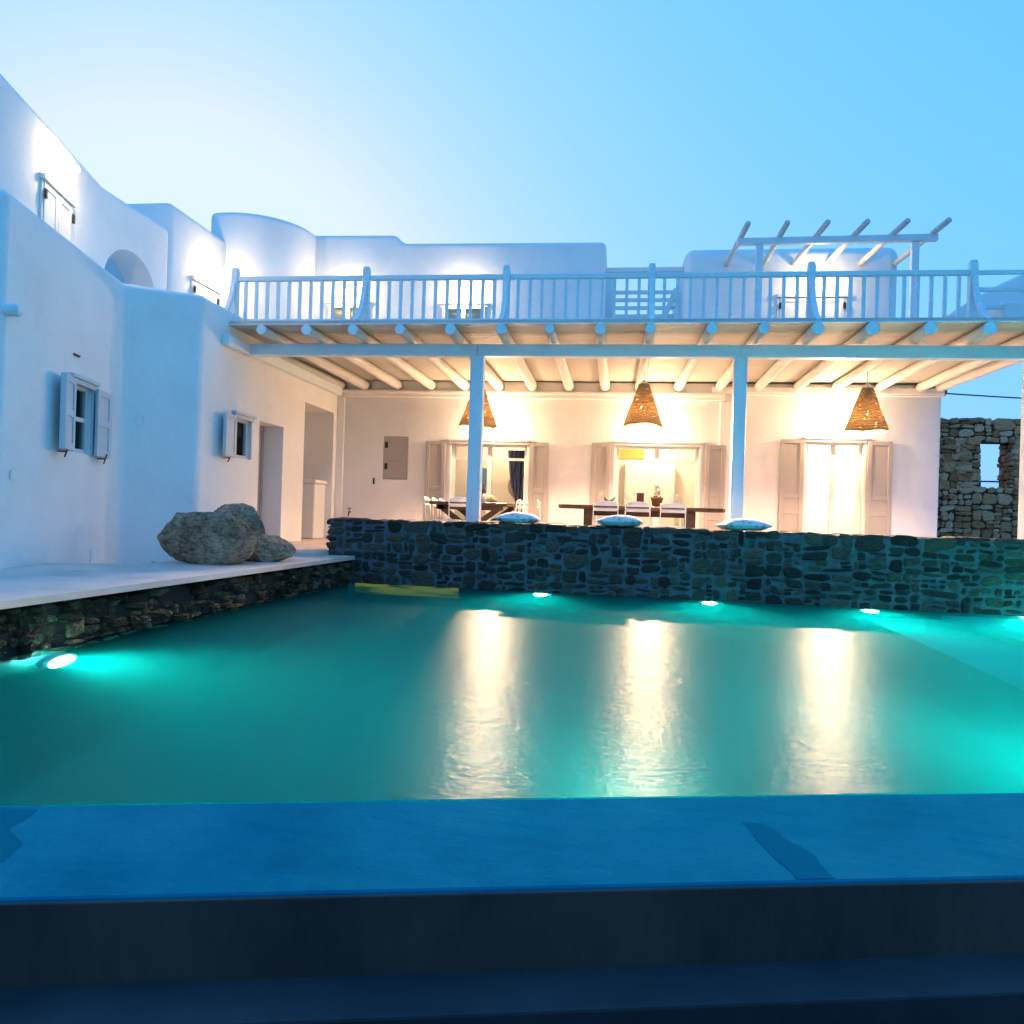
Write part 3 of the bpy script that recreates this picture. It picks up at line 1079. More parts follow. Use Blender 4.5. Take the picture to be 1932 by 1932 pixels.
for i, (a, b) in enumerate(zip(fronts, backs)):
    rf_ = .068 + .020 * max(0, (a - 1.5) / 4) + rr.uniform(-.004, .006)
    rb_ = .094 + rr.uniform(-.006, .006) - .02 * max(0, (a - 1.5) / 4)
    pts, rad = [], []
    for k in range(9):
        t = k / 8
        r_ = rf_ + (rb_ - rf_) * t
        pts.append((a + (b - a) * t + rr.uniform(-.006, .006), 10.44 + (14.97 - 10.44) * t, zb(a) - .004 - r_ + rr.uniform(-.004, 0)))
        rad.append(r_ * rr.uniform(.97, 1.03))
    q = MB().tube(pts, rad, 16)
    q.m[-1] = q.m[-2] = 1
    o = ch(q.build("rafter", [BEAMW, PAINT], smooth=True))
    for p in o.data.polygons:
        if len(p.vertices) > 4: p.use_smooth = False
for x in (-1.972, 1.655, 5.36):
    q = MB().box(x - .095 if x < 1 else x - .085, x + .095 if x < 1 else x + .085, 10.92 - .01, 11.09, -.01, 2.79)
    ch(q.build("post", POSTP, bevel=.012))

# ------------------------------------------------------------------ roof railing
rl = thing("balcony_railing", "blue grey timber balustrade with square posts along the roof deck edge", "railing", (0, 11, 3.15))
def cr_(o): return world_child(o, rl)
posts = [-5.656, -3.645, -1.594, .431, 2.552, 4.596]
for a, b in zip(posts[:-1], posts[1:]):
    cr_(MB().box(a + .051, b - .051, 10.965, 11.035, 3.888, 3.958).build("top_rail", PAINT, bevel=.01))
    cr_(MB().box(a + .051, b - .051, 10.97, 11.03, 3.262, 3.33).build("bottom_rail", PAINT, bevel=.008))
    for k in range(11):
        x = a + (b - a) * (k + 1) / 12
        cr_(MB().box(x - .021, x + .021, 10.98, 11.02, 3.328, 3.89).build("baluster", PAINT))
for x in posts:
    q = MB().box(x - .05, x + .05, 10.95, 11.05, zb(x) + .062, 4.045)
    q.box(x - .043, x + .043, 10.957, 11.043, 4.045, 4.085)
    cr_(q.build("newel_post", PAINT, bevel=.008))
    q = MB()
    pts = [(x, 10.945, 3.86), (x, 10.90, 3.68), (x, 10.80, 3.46), (x + .0, 10.66, 3.27), (x, 10.50, 3.175)]
    for a, b in zip(pts[:-1], pts[1:]):
        q.bar(a, b, .062, .055)
    cr_(q.build("brace", PAINT))
sr = thing("side_rail_bars", "three horizontal blue rails running right from the last balustrade post", "railing", (5, 11, 3.2))
for z, x1 in ((3.925, 5.72), (3.70, 5.72), (3.47, 4.968)):
    world_child(MB().box(4.648, x1, 10.975, 11.025, z - .028, z + .028).build("rail", PAINT, bevel=.008), sr)
world_child(MB().box(5.72, 5.82, 10.86, 10.96, 3.22, 4.05).build("end_post", PAINT, bevel=.008), sr)

# roof pergola
pg = thing("roof_pergola", "open white pergola of six slanting poles and a beam on the upper roof", "pergola", (3.7, 14.4, 3.2))
def cp(o): return world_child(o, pg)
cp(MB().add([(x, yy, z + (x - 2.05) * .008) for z in (5.49, 5.605) for yy in (14.34, 14.46) for x in (2.05, 5.42)],
            [(0, 2, 3, 1), (4, 5, 7, 6), (0, 1, 5, 4), (2, 6, 7, 3), (0, 4, 6, 2), (1, 3, 7, 5)]).build("cross_beam", PAINT, bevel=.01))
for x in (2.44, 5.06):
    cp(MB().box(x - .062, x + .062, 14.35, 14.45, 3.2, 5.495).build("post", PAINT, bevel=.01))
for a, b in zip((2.14, 2.79, 3.45, 4.09, 4.73, 5.38), (2.09, 2.80, 3.37, 4.0, 4.626, 5.276)):
    q = MB().tube([(a, 13.82, 5.665), (b, 16.02, 5.66)], [.048, .055], 10)
    cp(q.build("pole", BEAMW, smooth=True))
# slatted screen between the two upper houses
sf = thing("slatted_screen", "blue horizontal slats of an open screen in the gap between the upper houses", "screen", (.5, 17, 3.2))
for z in (5.40, 5.235, 5.065, 4.89, 4.71):
    world_child(MB().box(-.118, 1.25, 16.98, 17.02, z - .038, z + .038).build("slat", PAINT), sf)
q = MB().bar((1.18, 16.9, 5.44), (.86, 16.9, 4.62), .05, .11)
world_child(q.build("slanting_rail", PAINT), sf)
world_child(MB().box(-.297, 1.268, 16.2, 16.34, 5.60, 5.69).build("lintel_beam", WHITEP, bevel=.01), sf)

# ------------------------------------------------------------------ lamps
def wall_lamp(fr, s, z, energy, label, group, off=.13, beam=0):
    p = fr.at(s, 0, z)
    L = thing("wall_lamp", label, "wall lamp", p, math.atan2(fr.d.y, fr.d.x), group)
    MB().box(-.05, .05, -.02, -.001, -.07, .07).build("backplate", WHITEP, L, bevel=.006)
    MB().tube([(0, -.02, .02), (0, -.10, .05), (0, -off, .05)], .012, 8).build("arm", WHITEP, L, smooth=True)
    g_ = MB()
    prof = [(.0001, -.05)] + [(.045 * math.cos(R(a)), .05 * math.sin(R(a))) for a in range(-75, 90, 15)] + [(.0001, .05)]
    g_.lathe(prof, 16, (0, -off, 0))
    g_.build("globe", GLOBE, L, smooth=True)
    if beam:  # added spot that strengthens the lamp's reflection in the water
        b = bpy.data.lights.new("reflection_spot", 'SPOT')
        b.energy, b.color, b.shadow_soft_size = beam, WARM, .07
        b.spot_size, b.spot_blend = R(46), .6
        bo = bpy.data.objects.new("reflection_spot", b)
        COL.objects.link(bo)
        bo.parent = L
        bo.location = (0, -off - .07, -.02)
        tgt = Vector((p[0] * .28, 4.1, WZ)) - Vector(p)
        bo.rotation_euler = tgt.to_track_quat('-Z', 'Y').to_euler()
    plamp("lamp_light", (0, -off - .06, 0), energy, WARM if z < 3 else (1.0, .72, .33), .05, L)
    return L
TW = "lit wall lamps over the terrace doors"
wall_lamp(FF, fx(-2.29), 2.19, 155, "lit wall lamp over the left glazed door, partly behind the post", TW, beam=5000)
wall_lamp(FF, fx(.70), 2.20, 155, "lit wall lamp over the middle glazed door behind the long table", TW, beam=5000)
wall_lamp(FF, fx(3.98), 2.33, 155, "lit wall lamp over the brightest right-hand glazed door", TW, beam=5000)
UWL = "lit wall lamps on the upper storey"
wall_lamp(FE, ce - .02, 4.86, 58, "lit wall lamp over the shuttered window at the far left of the upper storey", UWL, off=.24)
wall_lamp(FG, 1.2, 4.92, 48, "lit wall lamp beside the round tower above the left end of the railing", UWL, off=.24)
wall_lamp(FU, .95, 5.10, 52, "lit wall lamp over the upper window next to the round tower", UWL, off=.24)
wall_lamp(FU, 3.42, 5.12, 52, "lit wall lamp over the middle upper window of the long wall", UWL, off=.24)
wall_lamp(FH, 3.78 - 1.27, 5.24, 56, "lit wall lamp on the small upper house below the pergola poles", UWL, off=.24)

def pendant():
    p = thing("pendant_lamp", "", "pendant lamp", (0, 0, 0), 0, "straw pendant lamps on the veranda")
    sh_ = MB()
    n, rows, rpr = 40, 17, 6
    H, r0, r1 = .70, .075, .325
    prof = []
    for i in range(rows * rpr + 1):
        t = i / (rows * rpr)
        prof.append((t, r0 + (r1 - r0) * t + .009 * abs(math.sin(math.pi * rows * t))))
    vs, fs = [], []
    for lay in (0, 1):
        for t, r_ in prof:
            for j in range(n):
                a = 2 * math.pi * j / n
                wob = .018 * math.sin(a * 2 + .6) * t ** 3 + .007 * math.sin(5 * a + 1) * t ** 6
                rr_ = r_ - .006 * lay + .004 * math.sin(7 * a + 9 * t)
                vs.append((rr_ * math.cos(a), rr_ * math.sin(a), -H * t + wob))
    m_ = len(prof)
    for lay in (0, 1):
        for i in range(m_ - 1):
            for j in range(n):
                k = (j + 1) % n
                o_ = lay * m_ * n
                fs.append((o_ + i * n + j, o_ + i * n + k, o_ + (i + 1) * n + k, o_ + (i + 1) * n + j))
    sh_.add(vs, fs)
    rq = random.Random(2)
    for j in range(90):
        a = rq.uniform(0, 2 * math.pi)
        x, y_ = r1 * math.cos(a), r1 * math.sin(a)
        z = -H + .018 * math.sin(a * 2 + .6)
        l_ = rq.uniform(.01, .045)
        sh_.tube([(x, y_, z + .02), (x * 1.01 + rq.uniform(-.01, .01), y_ * 1.01 + rq.uniform(-.01, .01), z - l_)], .0035, 4)
    sh_.build("lamp_shade", STRAW, p, smooth=True)
    c = MB().lathe([(.004, .075), (.03, .06), (.06, .02), (.066, -.01), (.05, -.01)], 20)
    c.build("cap", WHITEP, p, smooth=True)
    MB().tube([(0, 0, .06), (0, 0, .43)], .006, 6).build("cord", IRON, p)
    b = MB().lathe([(.0001, -.41)] + [(.04 * math.cos(R(a)), -.37 + .04 * math.sin(R(a))) for a in range(-75, 90, 15)] + [(.015, -.31), (.015, -.26), (.0001, -.26)], 14)
    b.build("bulb", BULB, p, smooth=True)
    plamp("bulb_light", (0, 0, -.52), 300, WARM, .045, p)
    return p
p0 = pendant()
p0.location = (-2.30, 13, 2.70)
p0["label"] = "cone shaped straw pendant lamp half hidden behind the left post"
q = dup(p0, (.435, 13, 2.765), 1.1, "cone shaped straw pendant lamp hanging over the long dark table")
q = dup(p0, (3.92, 13, 2.735), 2.3, "cone shaped straw pendant lamp in front of the right-hand door")

# light inside the rooms
lit = thing("ceiling_light", "", "ceiling light", (0, 0, 0))
bpy.data.objects.remove(lit)
def room_light(x, y, z, e_, label):
    L = thing("ceiling_light", label, "ceiling light", (x, y, z), 0, "lit ceiling lights inside the rooms")
    MB().lathe([(.0001, -.06), (.07, -.05), (.10, 0), (.10, .05), (.0001, .05)], 18).build("globe", GLOBE, L, smooth=True)
    plamp("ceiling_light_lamp", (0, 0, -.14), e_, WARM if e_ < 150 else WARMW, .08, L)
room_light(-2.6, 17.2, 2.5, 38, "round ceiling light inside the room behind the left glazed door")
room_light(.9, 16.9, 2.5, 95, "round ceiling light inside the room behind the middle glazed door")
room_light(4.0, 16.6, 2.5, 260, "round ceiling light inside the bright room behind the right-hand door")

# underwater pool lamps
def pool_lamp(fr_, s, z, energy, label, n0=.02, size=1.0):
    p = fr_.at(s, n0, z)
    L = thing("pool_lamp", label, "pool lamp", p, math.atan2(fr_.d.y, fr_.d.x), "underwater lamps round the pool")
    MB().lathe([(.115, 0), (.115, .03), (.09, .045), (.09, .02)], 24).build("ring", METALW, L, smooth=True)
    MB().lathe([(.0001, .03), (.05, .029), (.09, .022)], 24).build("lens", POOLGLOW, L, smooth=True)
    for c in L.children:
        c.rotation_euler = (R(90), 0, 0)
        c.scale = (size, size, size)
    l = bpy.data.lights.new("pool_lamp_light", 'SPOT')
    l.energy, l.color, l.shadow_soft_size = energy, (.04, 1.0, .84), .08
    l.spot_size, l.spot_blend = R(110), 1.0
    o = bpy.data.objects.new("pool_lamp_light", l)
    COL.objects.link(o)
    o.parent = L
    o.location = (0, -.10, 0)
    o.rotation_euler = (R(97), 0, R(180))
for x, e_, lab in ((-.90, 170, "underwater lamp glowing on the back wall nearest the left corner"),
              (1.23, 230, "second glowing underwater lamp along the back wall"),
              (3.10, 300, "third glowing underwater lamp along the back wall"),
              (4.83, 500, "glowing underwater lamp over the pool steps at the right edge")):
    s = (x + 3.905) / fr.d.x
    pool_lamp(fr, s, WZ - .19 if x < 3.5 else WZ - .15, e_, lab)
pool_lamp(fr2, 4.83 + 1.0, WZ - .27, 115, "large glowing underwater lamp below the deck edge at the left", .13, 1.45)
frR = Frame((XR, far_y(XR)), (XR, rim_i(XR)))
frI = Frame((XR, rim_i(XR)), (xl0, rim_i(xl0)))
for x, e_, lab in ((.2, 110, "added unseen lamp under the pool rim near the middle"), (2.4, 300, "added unseen lamp under the pool rim at the right")):
    pool_lamp(frI, (XR - x) / abs(frI.d.x), WZ - .55, e_, lab)  # out of sight, added to brighten the water near the rim
pool_lamp(frR, 1.8, WZ - .16, 2500, "farther added unseen lamp on the right wall of the pool")  # this pair is outside the view, added to brighten the right-hand water
pool_lamp(frR, 4.3, WZ - .16, 3400, "nearer added unseen lamp on the right wall of the pool")

# ------------------------------------------------------------------ boulders
def boulder(name, loc, dims, seed, label, rz=0, tilt=(0, 0), cuts_=11, lay=0.0):
    bm = bmesh.new()
    bmesh.ops.create_icosphere(bm, subdivisions=6, radius=1)
    rq = random.Random(seed)
    planes = []
    for i in range(cuts_):
        v = Vector((rq.uniform(-1, 1), rq.uniform(-1, 1), rq.uniform(-.8, 1))).normalized()
        planes.append((v, rq.uniform(.62, .90)))
    off = Vector((seed * 3.1, seed * 1.7, 0))
    for v in bm.verts:
        p = v.co.copy()
        for n_, d in planes:
            k = p.dot(n_)
            if k > d:
                p -= n_ * (k - d) * .96
        p *= 1 + .07 * noise.noise(p * 1.7 + off) + .045 * noise.noise(p * 4 + off)
        p += v.normal * (.022 * noise.noise(p * 8 + off) + .02 * noise.noise(Vector((p.x * 4, p.y * 4, p.z * 22)) + off) + .014 * noise.noise(p * 24 + off))
        v.co = Vector((p.x * dims[0] / 2, p.y * dims[1] / 2, p.z * dims[2] / 2))
    rot = Matrix.Rotation(rz, 4, 'Z') @ Matrix.Rotation(tilt[0], 4, 'X') @ Matrix.Rotation(tilt[1], 4, 'Y')
    bmesh.ops.transform(bm, matrix=rot, verts=bm.verts)
    zm = min(v.co.z for v in bm.verts)
    bmesh.ops.translate(bm, vec=(0, 0, -zm), verts=bm.verts)
    me = bpy.data.meshes.new(name)
    bm.to_mesh(me)
    bm.free()
    me.materials.append(BOULD)
    for p in me.polygons: p.use_smooth = True
    o = bpy.data.objects.new(name, me)
    COL.objects.link(o)
    o.location = loc
    tag(o, label, "boulder" if dims[0] > .2 else "stone", "boulders on the deck by the left wall" if dims[0] > .2 else None)
    return o
boulder("boulder", (-4.38, 8.05, -.135), (1.02, .75, .70), 11, "biggest grey boulder at the left front of the rock group", .3, (0, .1))
boulder("boulder", (-4.46, 9.0, -.13), (1.0, .6, .70), 23, "tan boulder leaning at the back of the rock group", -.25, (0, .38))
boulder("boulder", (-4.03, 8.72, -.13), (.70, .55, .43), 38, "lowest flat grey boulder at the right of the rock group", .2, (.1, .15))
boulder("small_rock", (-5.03, 8.12, -.20), (.15, .12, .12), 5, "small dark rock on the deck left of the boulders")

# ------------------------------------------------------------------ furniture
def chair():
    t = thing("white_chair", "", "chair", (0, 0, 0))
    s_ = MB()
    s_.prism([(.205 * (1 if abs(math.cos(a)) > .2 else 1) * math.copysign(abs(math.cos(a)) ** .5, math.cos(a)),
               .20 * math.copysign(abs(math.sin(a)) ** .5, math.sin(a))) for a in [2 * math.pi * k / 24 for k in range(24)]], .445, .465)
    s_.build("seat", METALW, t, bevel=.005)
    # backrest is on the -y side: uprights, curved top slat and lower slat
    def slat(z0, z1, crown):
        q = MB()
        n = 12
        vs = []
        for k in range(n + 1):
            a = -1 + 2 * k / n
            x = a * .195
            yb = -.235 - .03 * (1 - a * a)
            zt = z1 - crown * abs(a) ** 2.2
            vs += [(x, yb - .008, z0), (x, yb + .008, z0), (x, yb - .014, zt), (x, yb + .002, zt)]
        fs = []
        for k in range(n):
            b, c = k * 4, (k + 1) * 4
            fs += [(b, c, c + 2, b + 2), (b + 1, b + 3, c + 3, c + 1), (b + 2, c + 2, c + 3, b + 3), (b, b + 1, c + 1, c)]
        fs += [(0, 2, 3, 1), (n * 4, n * 4 + 1, n * 4 + 3, n * 4 + 2)]
        q.add(vs, fs)
        return q
    slat(.752, .832, .048).build("top_slat", METALW, t, smooth=True)
    slat(.672, .722, .0).build("lower_slat", METALW, t, smooth=True)
    for sx in (-1, 1):
        MB().tube([(sx * .19, -.24, .80), (sx * .19, -.21, .46), (sx * .20, -.24, .0)], .010, 8).build("leg", METALW, t, smooth=True)
        MB().tube([(sx * .18, .17, .455), (sx * .20, .22, .0)], .010, 8).build("leg", METALW, t, smooth=True)
    MB().tube([(-.19, -.215, .25), (.19, -.215, .25)], .006, 6).build("stretcher", METALW, t)
    return t
G2, G1 = "white chairs round the long table", "white chairs round the cross-legged table"
c0 = chair()
c0.location = (-.12, 12.53, -.012)
c0["label"], c0["group"] = "white metal chair at the left of three along the near side of the long table", G2
dup(c0, (.365, 12.53, -.012), .03, "white metal chair in the middle of three along the near side of the long table", G2)
dup(c0, (.915, 12.53, -.012), -.02, "white metal chair at the right of three along the near side of the long table", G2)
dup(c0, (-.98, 12.95, -.012), -1.45, "white chair seen edge-on at the left end of the long table", G2)
for x, k in ((-.1, "left"), (.42, "middle"), (.95, "right")):
    dup(c0, (x, 13.5, -.012), math.pi, "white chair on the far side of the long table, %s of three" % k, G2)
for i, y in enumerate((12.85, 13.42, 14.0)):
    nm = ("nearest", "middle", "farthest")[i]
    dup(c0, (-2.86, y, -.012), -math.pi / 2, "%s white chair along the left side of the cross-legged table" % nm, G1)
    dup(c0, (-1.80, y, -.012), math.pi / 2, "%s white chair along the right side of the cross-legged table" % nm, G1)
dup(c0, (-2.42, 12.55, -.012), .0, "white chair at the near end of the cross-legged table beside the left post", G1)

t2 = thing("dining_table", "long dark wood dining table parallel to the house, with two slab legs", "table", (.43, 13, -.012))
q = MB()
rq = random.Random(9)
out = [(-1.31, -.36), (-1.25, -.45), (-.4, -.46), (.5, -.44), (1.26, -.46), (1.31, -.38), (1.32, .36), (1.25, .45), (.2, .46), (-1.25, .44), (-1.31, .35)]
q.prism(out, .705, .765)
q.build("tabletop", WOOD, t2, bevel=.012)
for x in (-.84, .80):
    MB().prism([(x - .065, -.30), (x + .065, -.30), (x + .065, .30), (x - .065, .30)], 0, .704).build("leg", WOOD, t2, bevel=.01)
MB().box(-.77, .73, -.05, .05, .60, .703).build("stretcher", WOOD, t2, bevel=.008)
t1 = thing("trestle_table", "dark wood table on crossed legs running away from the pool behind the left post", "table", (-2.33, 13.4, -.012))
MB().box(-.64, .64, -.95, .95, .705, .755).build("tabletop", WOOD, t1, bevel=.01)
for y in (-.72, .72):
    for sx in (-1, 1):
        q = MB().bar((sx * .52, y + sx * .045, .705), (-sx * .40, y + sx * .045, .01), .085, .11, upv=(0, 1, 0))
        q.build("crossed_leg", WOOD, t1, bevel=.006)
MB().box(-.55, .55, -.82, -.76, .63, .704).build("apron", WOOD, t1, bevel=.005)
MB().box(-.04, .04, -.7, .7, .33, .41).build("stretcher", WOOD, t1, bevel=.005)

def wineglass(x, y, z, label):
    b = MB().lathe([(.0001, 0), (.036, .002), (.036, .004), (.005, .01), (.004, .085), (.02, .10), (.038, .135), (.04, .17), (.033, .215), (.031, .215), (.037, .17), (.035, .137), (.018, .104), (.0001, .098)], 18)
    o = b.build("wine_glass", WINEG, smooth=True)
    o.location = (x, y, z)
    return tag(o, label, "wine glass", "wine glasses on the long table")
ZT = .753
wineglass(-.22, 13.0, ZT, "wine glass at the left end of the long table")
wineglass(.22, 13.08, ZT, "wine glass between the leafy bowl and the red lantern")
wineglass(.93, 12.95, ZT, "wine glass right of the terracotta pot, left of its pair")
wineglass(1.03, 13.08, ZT, "wine glass farthest right on the long table")
TERR = mat("terracotta", (.26, .12, .07), .85, .15)
bump(TERR, tex(TERR, 40), .2, .004)
LEAF = mat("dark_leaf", (.05, .085, .03), .6, .3)
RED = mat("red_brown_metal", (.20, .05, .03), .5, .3)
pt = thing("potted_plant", "terracotta pot with an upright spiky succulent on the long table", "plant", (.70, 13.0, ZT))
MB().lathe([(.0001, .0), (.07, 0), (.095, .13), (.105, .13), (.105, .155), (.09, .155), (.085, .12), (.0001, .12)], 24).build("pot", TERR, pt, smooth=True)
q = MB()
for k in range(70):
    a, z = rq.uniform(0, 6.28), rq.uniform(.12, .32)
    r_ = .035 * (1 - (z - .12) / .28) + .008
    p = Vector((r_ * .5 * math.cos(a), r_ * .5 * math.sin(a), z))
    d = Vector((math.cos(a) * .05, math.sin(a) * .05, .05))
    sd = Vector((-math.sin(a), math.cos(a), 0)) * .011
    q.add([p - sd, p + d * .6, p + sd, p + d * .6 + Vector((0, 0, -.008)), p + d], [(0, 1, 4), (1, 2, 4), (0, 3, 4), (3, 2, 4)])
for k in range(40):
    a = rq.uniform(0, 6.28)
    r_ = rq.uniform(.02, .10)
    p = Vector((r_ * math.cos(a), r_ * math.sin(a), .135))
    d = Vector((math.cos(a) * .03, math.sin(a) * .03, .035))
    sd = Vector((-math.sin(a), math.cos(a), 0)) * .012
    q.add([p - sd, p + sd, p + d + sd * .3, p + d - sd * .3], [(0, 1, 2, 3)])
q.build("succulent", LEAF, pt)
bw = thing("leafy_bowl", "low bowl with loose dark leaves near the left of the long table", "bowl", (-.06, 12.98, ZT))
MB().lathe([(.0001, 0), (.05, 0), (.10, .05), (.105, .055), (.095, .052), (.045, .012), (.0001, .012)], 22).build("bowl", TERR, bw, smooth=True)
q = MB()
for k in range(46):
    a, el, l_ = rq.uniform(0, 6.28), rq.uniform(.2, 1.1), rq.uniform(.06, .17)
    p = Vector((.03 * math.cos(a), .03 * math.sin(a), .04))
    d = Vector((math.cos(a) * math.cos(el), math.sin(a) * math.cos(el), math.sin(el))) * l_
    sd = Vector((-math.sin(a), math.cos(a), 0)) * .012
    q.add([p, p + d * .6 + sd, p + d, p + d * .6 - sd], [(0, 1, 2, 3)])
q.build("leaves", LEAF, bw)
ln = thing("red_lantern", "square red brown lantern in the middle of the long table", "lantern", (.43, 13.05, ZT))
q = MB()
for sx in (-1, 1):
    for sy in (-1, 1):
        q.box(sx * .05 - .007, sx * .05 + .007, sy * .05 - .007, sy * .05 + .007, .015, .20)
q.box(-.06, .06, -.06, .06, 0, .015)
q.box(-.064, .064, -.064, .064, .20, .225)
q.build("cage", RED, ln)
MB().box(-.046, .046, -.046, .046, .016, .199).build("tinted_panel", RED, ln)
bt = MB().lathe([(.0001, 0), (.037, 0), (.038, .19), (.03, .22), (.014, .25), (.014, .30), (.0001, .30)], 18).build("wine_bottle", mat("dark_bottle_glass", (.02, .025, .015), .15, .5), smooth=True)
bt.location = (-2.13, 12.75, .743)
tag(bt, "dark wine bottle on the cross-legged table just right of the left post", "bottle")
cd = MB().lathe([(.0001, 0), (.03, 0), (.03, .14), (.004, .145), (.0001, .16)], 16).build("white_candle", WHITEP, smooth=True)
cd.location = (-2.10, 12.66, .743)
tag(cd, "short white candle standing beside the dark wine bottle", "candle")
fb = thing("fruit_bowl", "white bowl of yellow fruit on the cross-legged table", "bowl", (-1.98, 12.7, .743))
MB().lathe([(.0001, 0), (.05, 0), (.11, .055), (.115, .06), (.104, .056), (.045, .012), (.0001, .012)], 22).build("bowl", WHITEP, fb, smooth=True)
YEL = mat("yellow_fruit", (.75, .40, .05), .5, .3)
for k in range(6):
    a = k * 1.05
    r_ = .055 if k else 0
    q = MB().lathe([(.0001, -.034)] + [(.034 * math.cos(R(t)), .034 * math.sin(R(t))) for t in range(-75, 90, 15)] + [(.0001, .034)], 12, (r_ * math.cos(a), r_ * math.sin(a), .07 if k else .09))
    q.build("fruit", YEL, fb, smooth=True)

def cushion():
    n = 26
    vs, fs = [], []
    for sgn in (1, -1):
        for j in range(n + 1):
            for i in range(n + 1):
                u, v = -1 + 2 * i / n, -1 + 2 * j / n
                e_ = max(0, (1 - u * u)) ** .55 * max(0, (1 - v * v)) ** .55
                pin = 1 - .10 * (u * u * v * v) * 0 - .05 * (1 - abs(u)) * (abs(v) > .99) - .05 * (1 - abs(v)) * (abs(u) > .99)
                x, y = u * .30 * (1 - .07 * (1 - u * u) * 0 - .08 * (1 - v * v) * abs(u) ** 3), v * .30 * (1 - .08 * (1 - u * u) * abs(v) ** 3)
                z = sgn * .092 * e_ + .006 * noise.noise(Vector((u * 3, v * 3, sgn * 2.0)))* e_
                vs.append((x, y, max(z, -.06) + .062))
    m_ = (n + 1) ** 2
    for s_ in (0, 1):
        for j in range(n):
            for i in range(n):
                b = s_ * m_ + j * (n + 1) + i
                fs.append((b, b + 1, b + n + 2, b + n + 1) if s_ == 0 else (b, b + n + 1, b + n + 2, b + 1))
    q = MB().add(vs, fs)
    o = q.build("cushion", CLOTH, smooth=True)
    return o
cu = cushion()
GC = "patterned cushions on the stone wall"
for i, (x, y, rz, lab) in enumerate(((-1.27, 10.53, .05, "pale blue cushion on the stone wall beside the left post"),
                        (.10, 10.43, -.1, "pale blue cushion on the stone wall in front of the white chairs"),
                        (1.65, 10.33, .12, "pale blue cushion on the stone wall at the foot of the second post"))):
    o = cu if i == 0 else cu.copy()
    if i: COL.objects.link(o)
    o.location = (x, y, TOP - .005)
    o.rotation_euler = (R(rr.uniform(-2, 2)), R(rr.uniform(-3, 3)), rz)
    tag(o, lab, "cushion", GC)

# ------------------------------------------------------------------ small things on the walls
ctr = thing("masonry_counter", "white masonry counter inside the alcove at the end of the side wall", "counter", (-6.0, 14.5, 0))
world_child(MB().box(-6.7, -5.60, 14.22, 14.775, -.012, 1.04).build("counter_base", PLASTER, bevel=.03), ctr)
world_child(MB().box(-6.7, -5.57, 14.17, 14.775, 1.042, 1.11).build("counter_top", PLASTER, bevel=.02), ctr)
sp = thing("drain_spout", "short white rain spout sticking out of the wall at the left edge", "spout", (-5.5, 6.5, 2.25))
q = MB().tube([(-6.2, 6.30, 2.27), (-5.38, 6.46, 2.27)], .055, 16)
world_child(q.build("pipe", PAINT, smooth=True), sp)
hk_ = MB()
FA.box(hk_, 1.49, 1.63, .001, .02, 2.145, 2.168)
tag(hk_.build("wall_slot_vent", IRON, bevel=.003), "small dark slot vent above the big shuttered window on the left wall", "vent")
sk_ = MB()
FA.box(sk_, .20, .29, .001, .02, .74, .83)
tag(sk_.build("power_socket", WHITEP, bevel=.008), "small white outdoor socket low on the left wall", "socket")
mb_ = MB()
FA.box(mb_, 2.10, 2.36, -.002, .015, -.21, .02)
tag(mb_.build("utility_cover", PAINT, bevel=.004), "square cover plate at the foot of the left wall near its corner", "cover plate")
rg = MB()
pts = [FC.at(.22 + .05 * math.cos(a), .015, 1.62 + .07 * math.sin(a)) for a in [2 * math.pi * k / 16 for k in range(17)]]
rg.tube(pts, .006, 6)
tag(rg.build("wall_ring", PAINT), "round ring on the blue shaded wall right of the big shuttered window", "ring")
hk2 = MB()
FF.box(hk2, fx(-4.715), fx(-4.685), .001, .03, 1.08, 1.20)
tag(hk2.build("wall_hook", IRON, bevel=.004), "small dark hook on the terrace wall left below the cupboard", "hook")
tp_ = MB()
tp_.tube([(-5.16, 14.99, .52), (-5.16, 14.90, .52), (-5.16, 14.88, .44)], .014, 8)
tp_.tube([(-5.16, 14.91, .52), (-5.16, 14.91, .59)], .008, 6)
tp_.bar((-5.20, 14.91, .59), (-5.12, 14.91, .59), .015, .015)
tag(tp_.build("garden_tap", IRON), "small dark tap low on the terrace wall above the end of the stone wall", "tap")
cbl = MB()
pts = [(5.84 + (16 - 5.84) * k / 16, 15.5 + 4 * k / 16, 3.07 + .9 * k / 16 - .25 * math.sin(math.pi * k / 16)) for k in range(17)]
cbl.tube(pts, .014, 6)
tag(cbl.build("overhead_cable", IRON), "dark overhead cable running off right from the corner of the house", "cable")

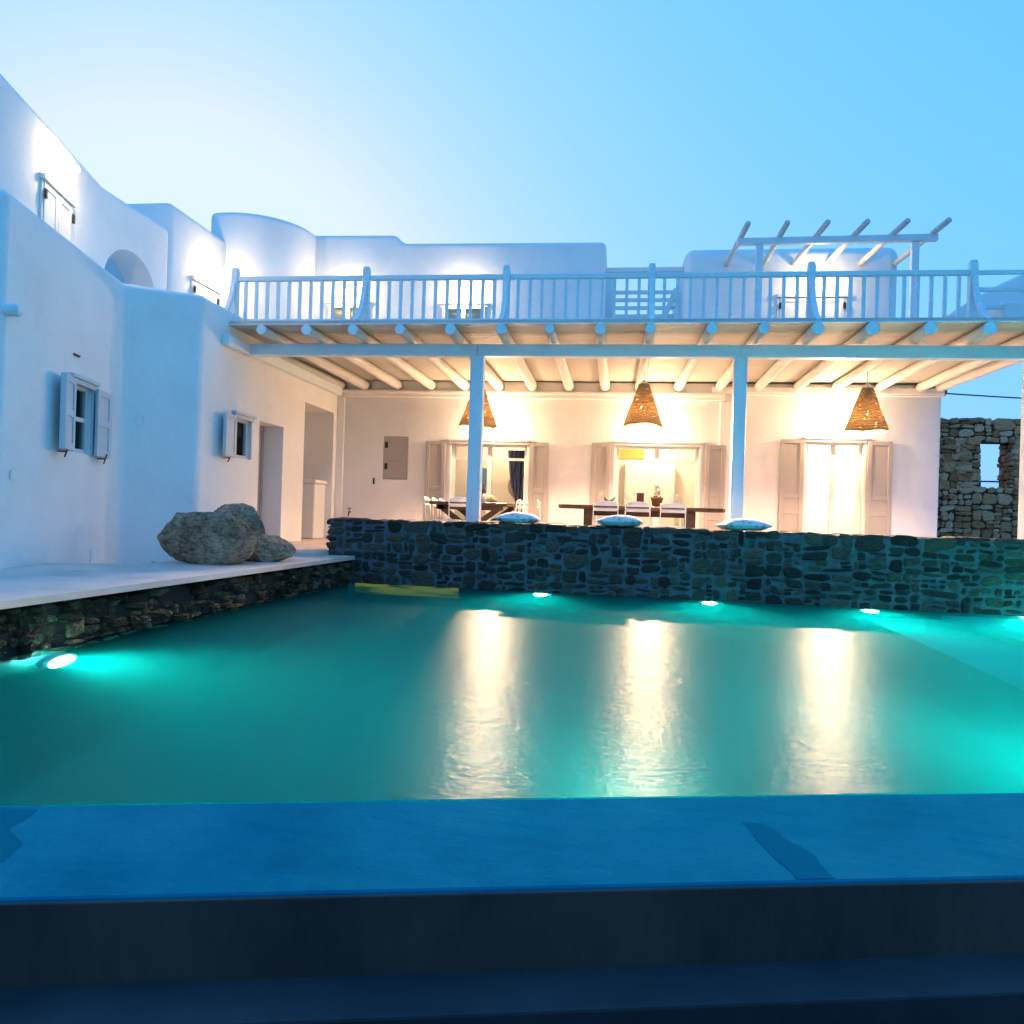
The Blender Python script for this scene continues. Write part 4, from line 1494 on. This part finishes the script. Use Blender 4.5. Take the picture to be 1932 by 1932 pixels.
# inside the rooms
BLUEC = mat("blue_cloth", (.10, .13, .22), .9, .1)
ramp(BLUEC, tex(BLUEC, 26, 2, stretch=(1, .1, .04)), [(.4, (.05, .07, .15)), (.6, (.32, .33, .38))])
cu_ = MB()
n = 48
vs = []
for k in range(n + 1):
    t = k / n
    for z, sq in ((1.85, 1.0), (1.2, .85), (.7, .5), (.1, .45)):
        x = -1.72 - .42 * t * sq
        vs.append((x, 15.62 + .035 * math.sin(t * 40), z))
fs = [(k * 4 + j, k * 4 + j + 1, (k + 1) * 4 + j + 1, (k + 1) * 4 + j) for k in range(n) for j in range(3)]
cu_.add(vs, fs)
o = cu_.build("window_curtain", BLUEC, smooth=True)
so = o.modifiers.new("thick", 'SOLIDIFY')
so.thickness = .006
tag(o, "blue striped curtain gathered at the right inside the left glazed door", "curtain")
pb = MB().box(-3.30, -2.82, 17.94, 17.99, 1.05, 1.62)
tag(pb.build("wall_hanging", mat("blue_hanging", (.10, .22, .36), .9)), "blue hanging on the back wall inside the left glazed door", "wall hanging")
pd = MB().lathe([(.0001, 0), (.30, 0), (.32, .02), (.0001, .02)], 40)
o = pd.build("wall_disc", mat("mauve_disc", (.30, .22, .22), .8))
o.rotation_euler = (R(90), 0, 0)
o.location = (-2.12, 17.99, 1.22)
tag(o, "round mauve disc on the back wall inside the left glazed door", "wall disc")
wd = thing("wardrobe", "white wardrobe doors inside the room behind the middle glazed door", "wardrobe", (.8, 17.6, 0))
for x in (.50, 1.05):
    world_child(MB().box(x - .26, x + .26, 17.55, 17.58, .02, 1.75).build("door", WHITEP, bevel=.006), wd)
world_child(MB().box(.22, 1.33, 17.582, 17.98, .0, 1.78).build("carcass", WHITEP, bevel=.006), wd)
OCH = mat("ochre_board", (.55, .33, .08), .7)
for nm, x0, x1, z0, z1, y_, lab in (("ochre_shelf", -.15, .65, 1.9, 2.12, 17.9, "ochre shelf high on the wall behind the middle glazed door"),
                             ("ochre_chair_back", -1.95, -1.78, .1, .95, 16.6, "ochre chair back inside the left glazed door")):
    tag(MB().box(x0, x1, y_, y_ + .06, z0, z1).build(nm, OCH, bevel=.008), lab, nm.split("_")[1])
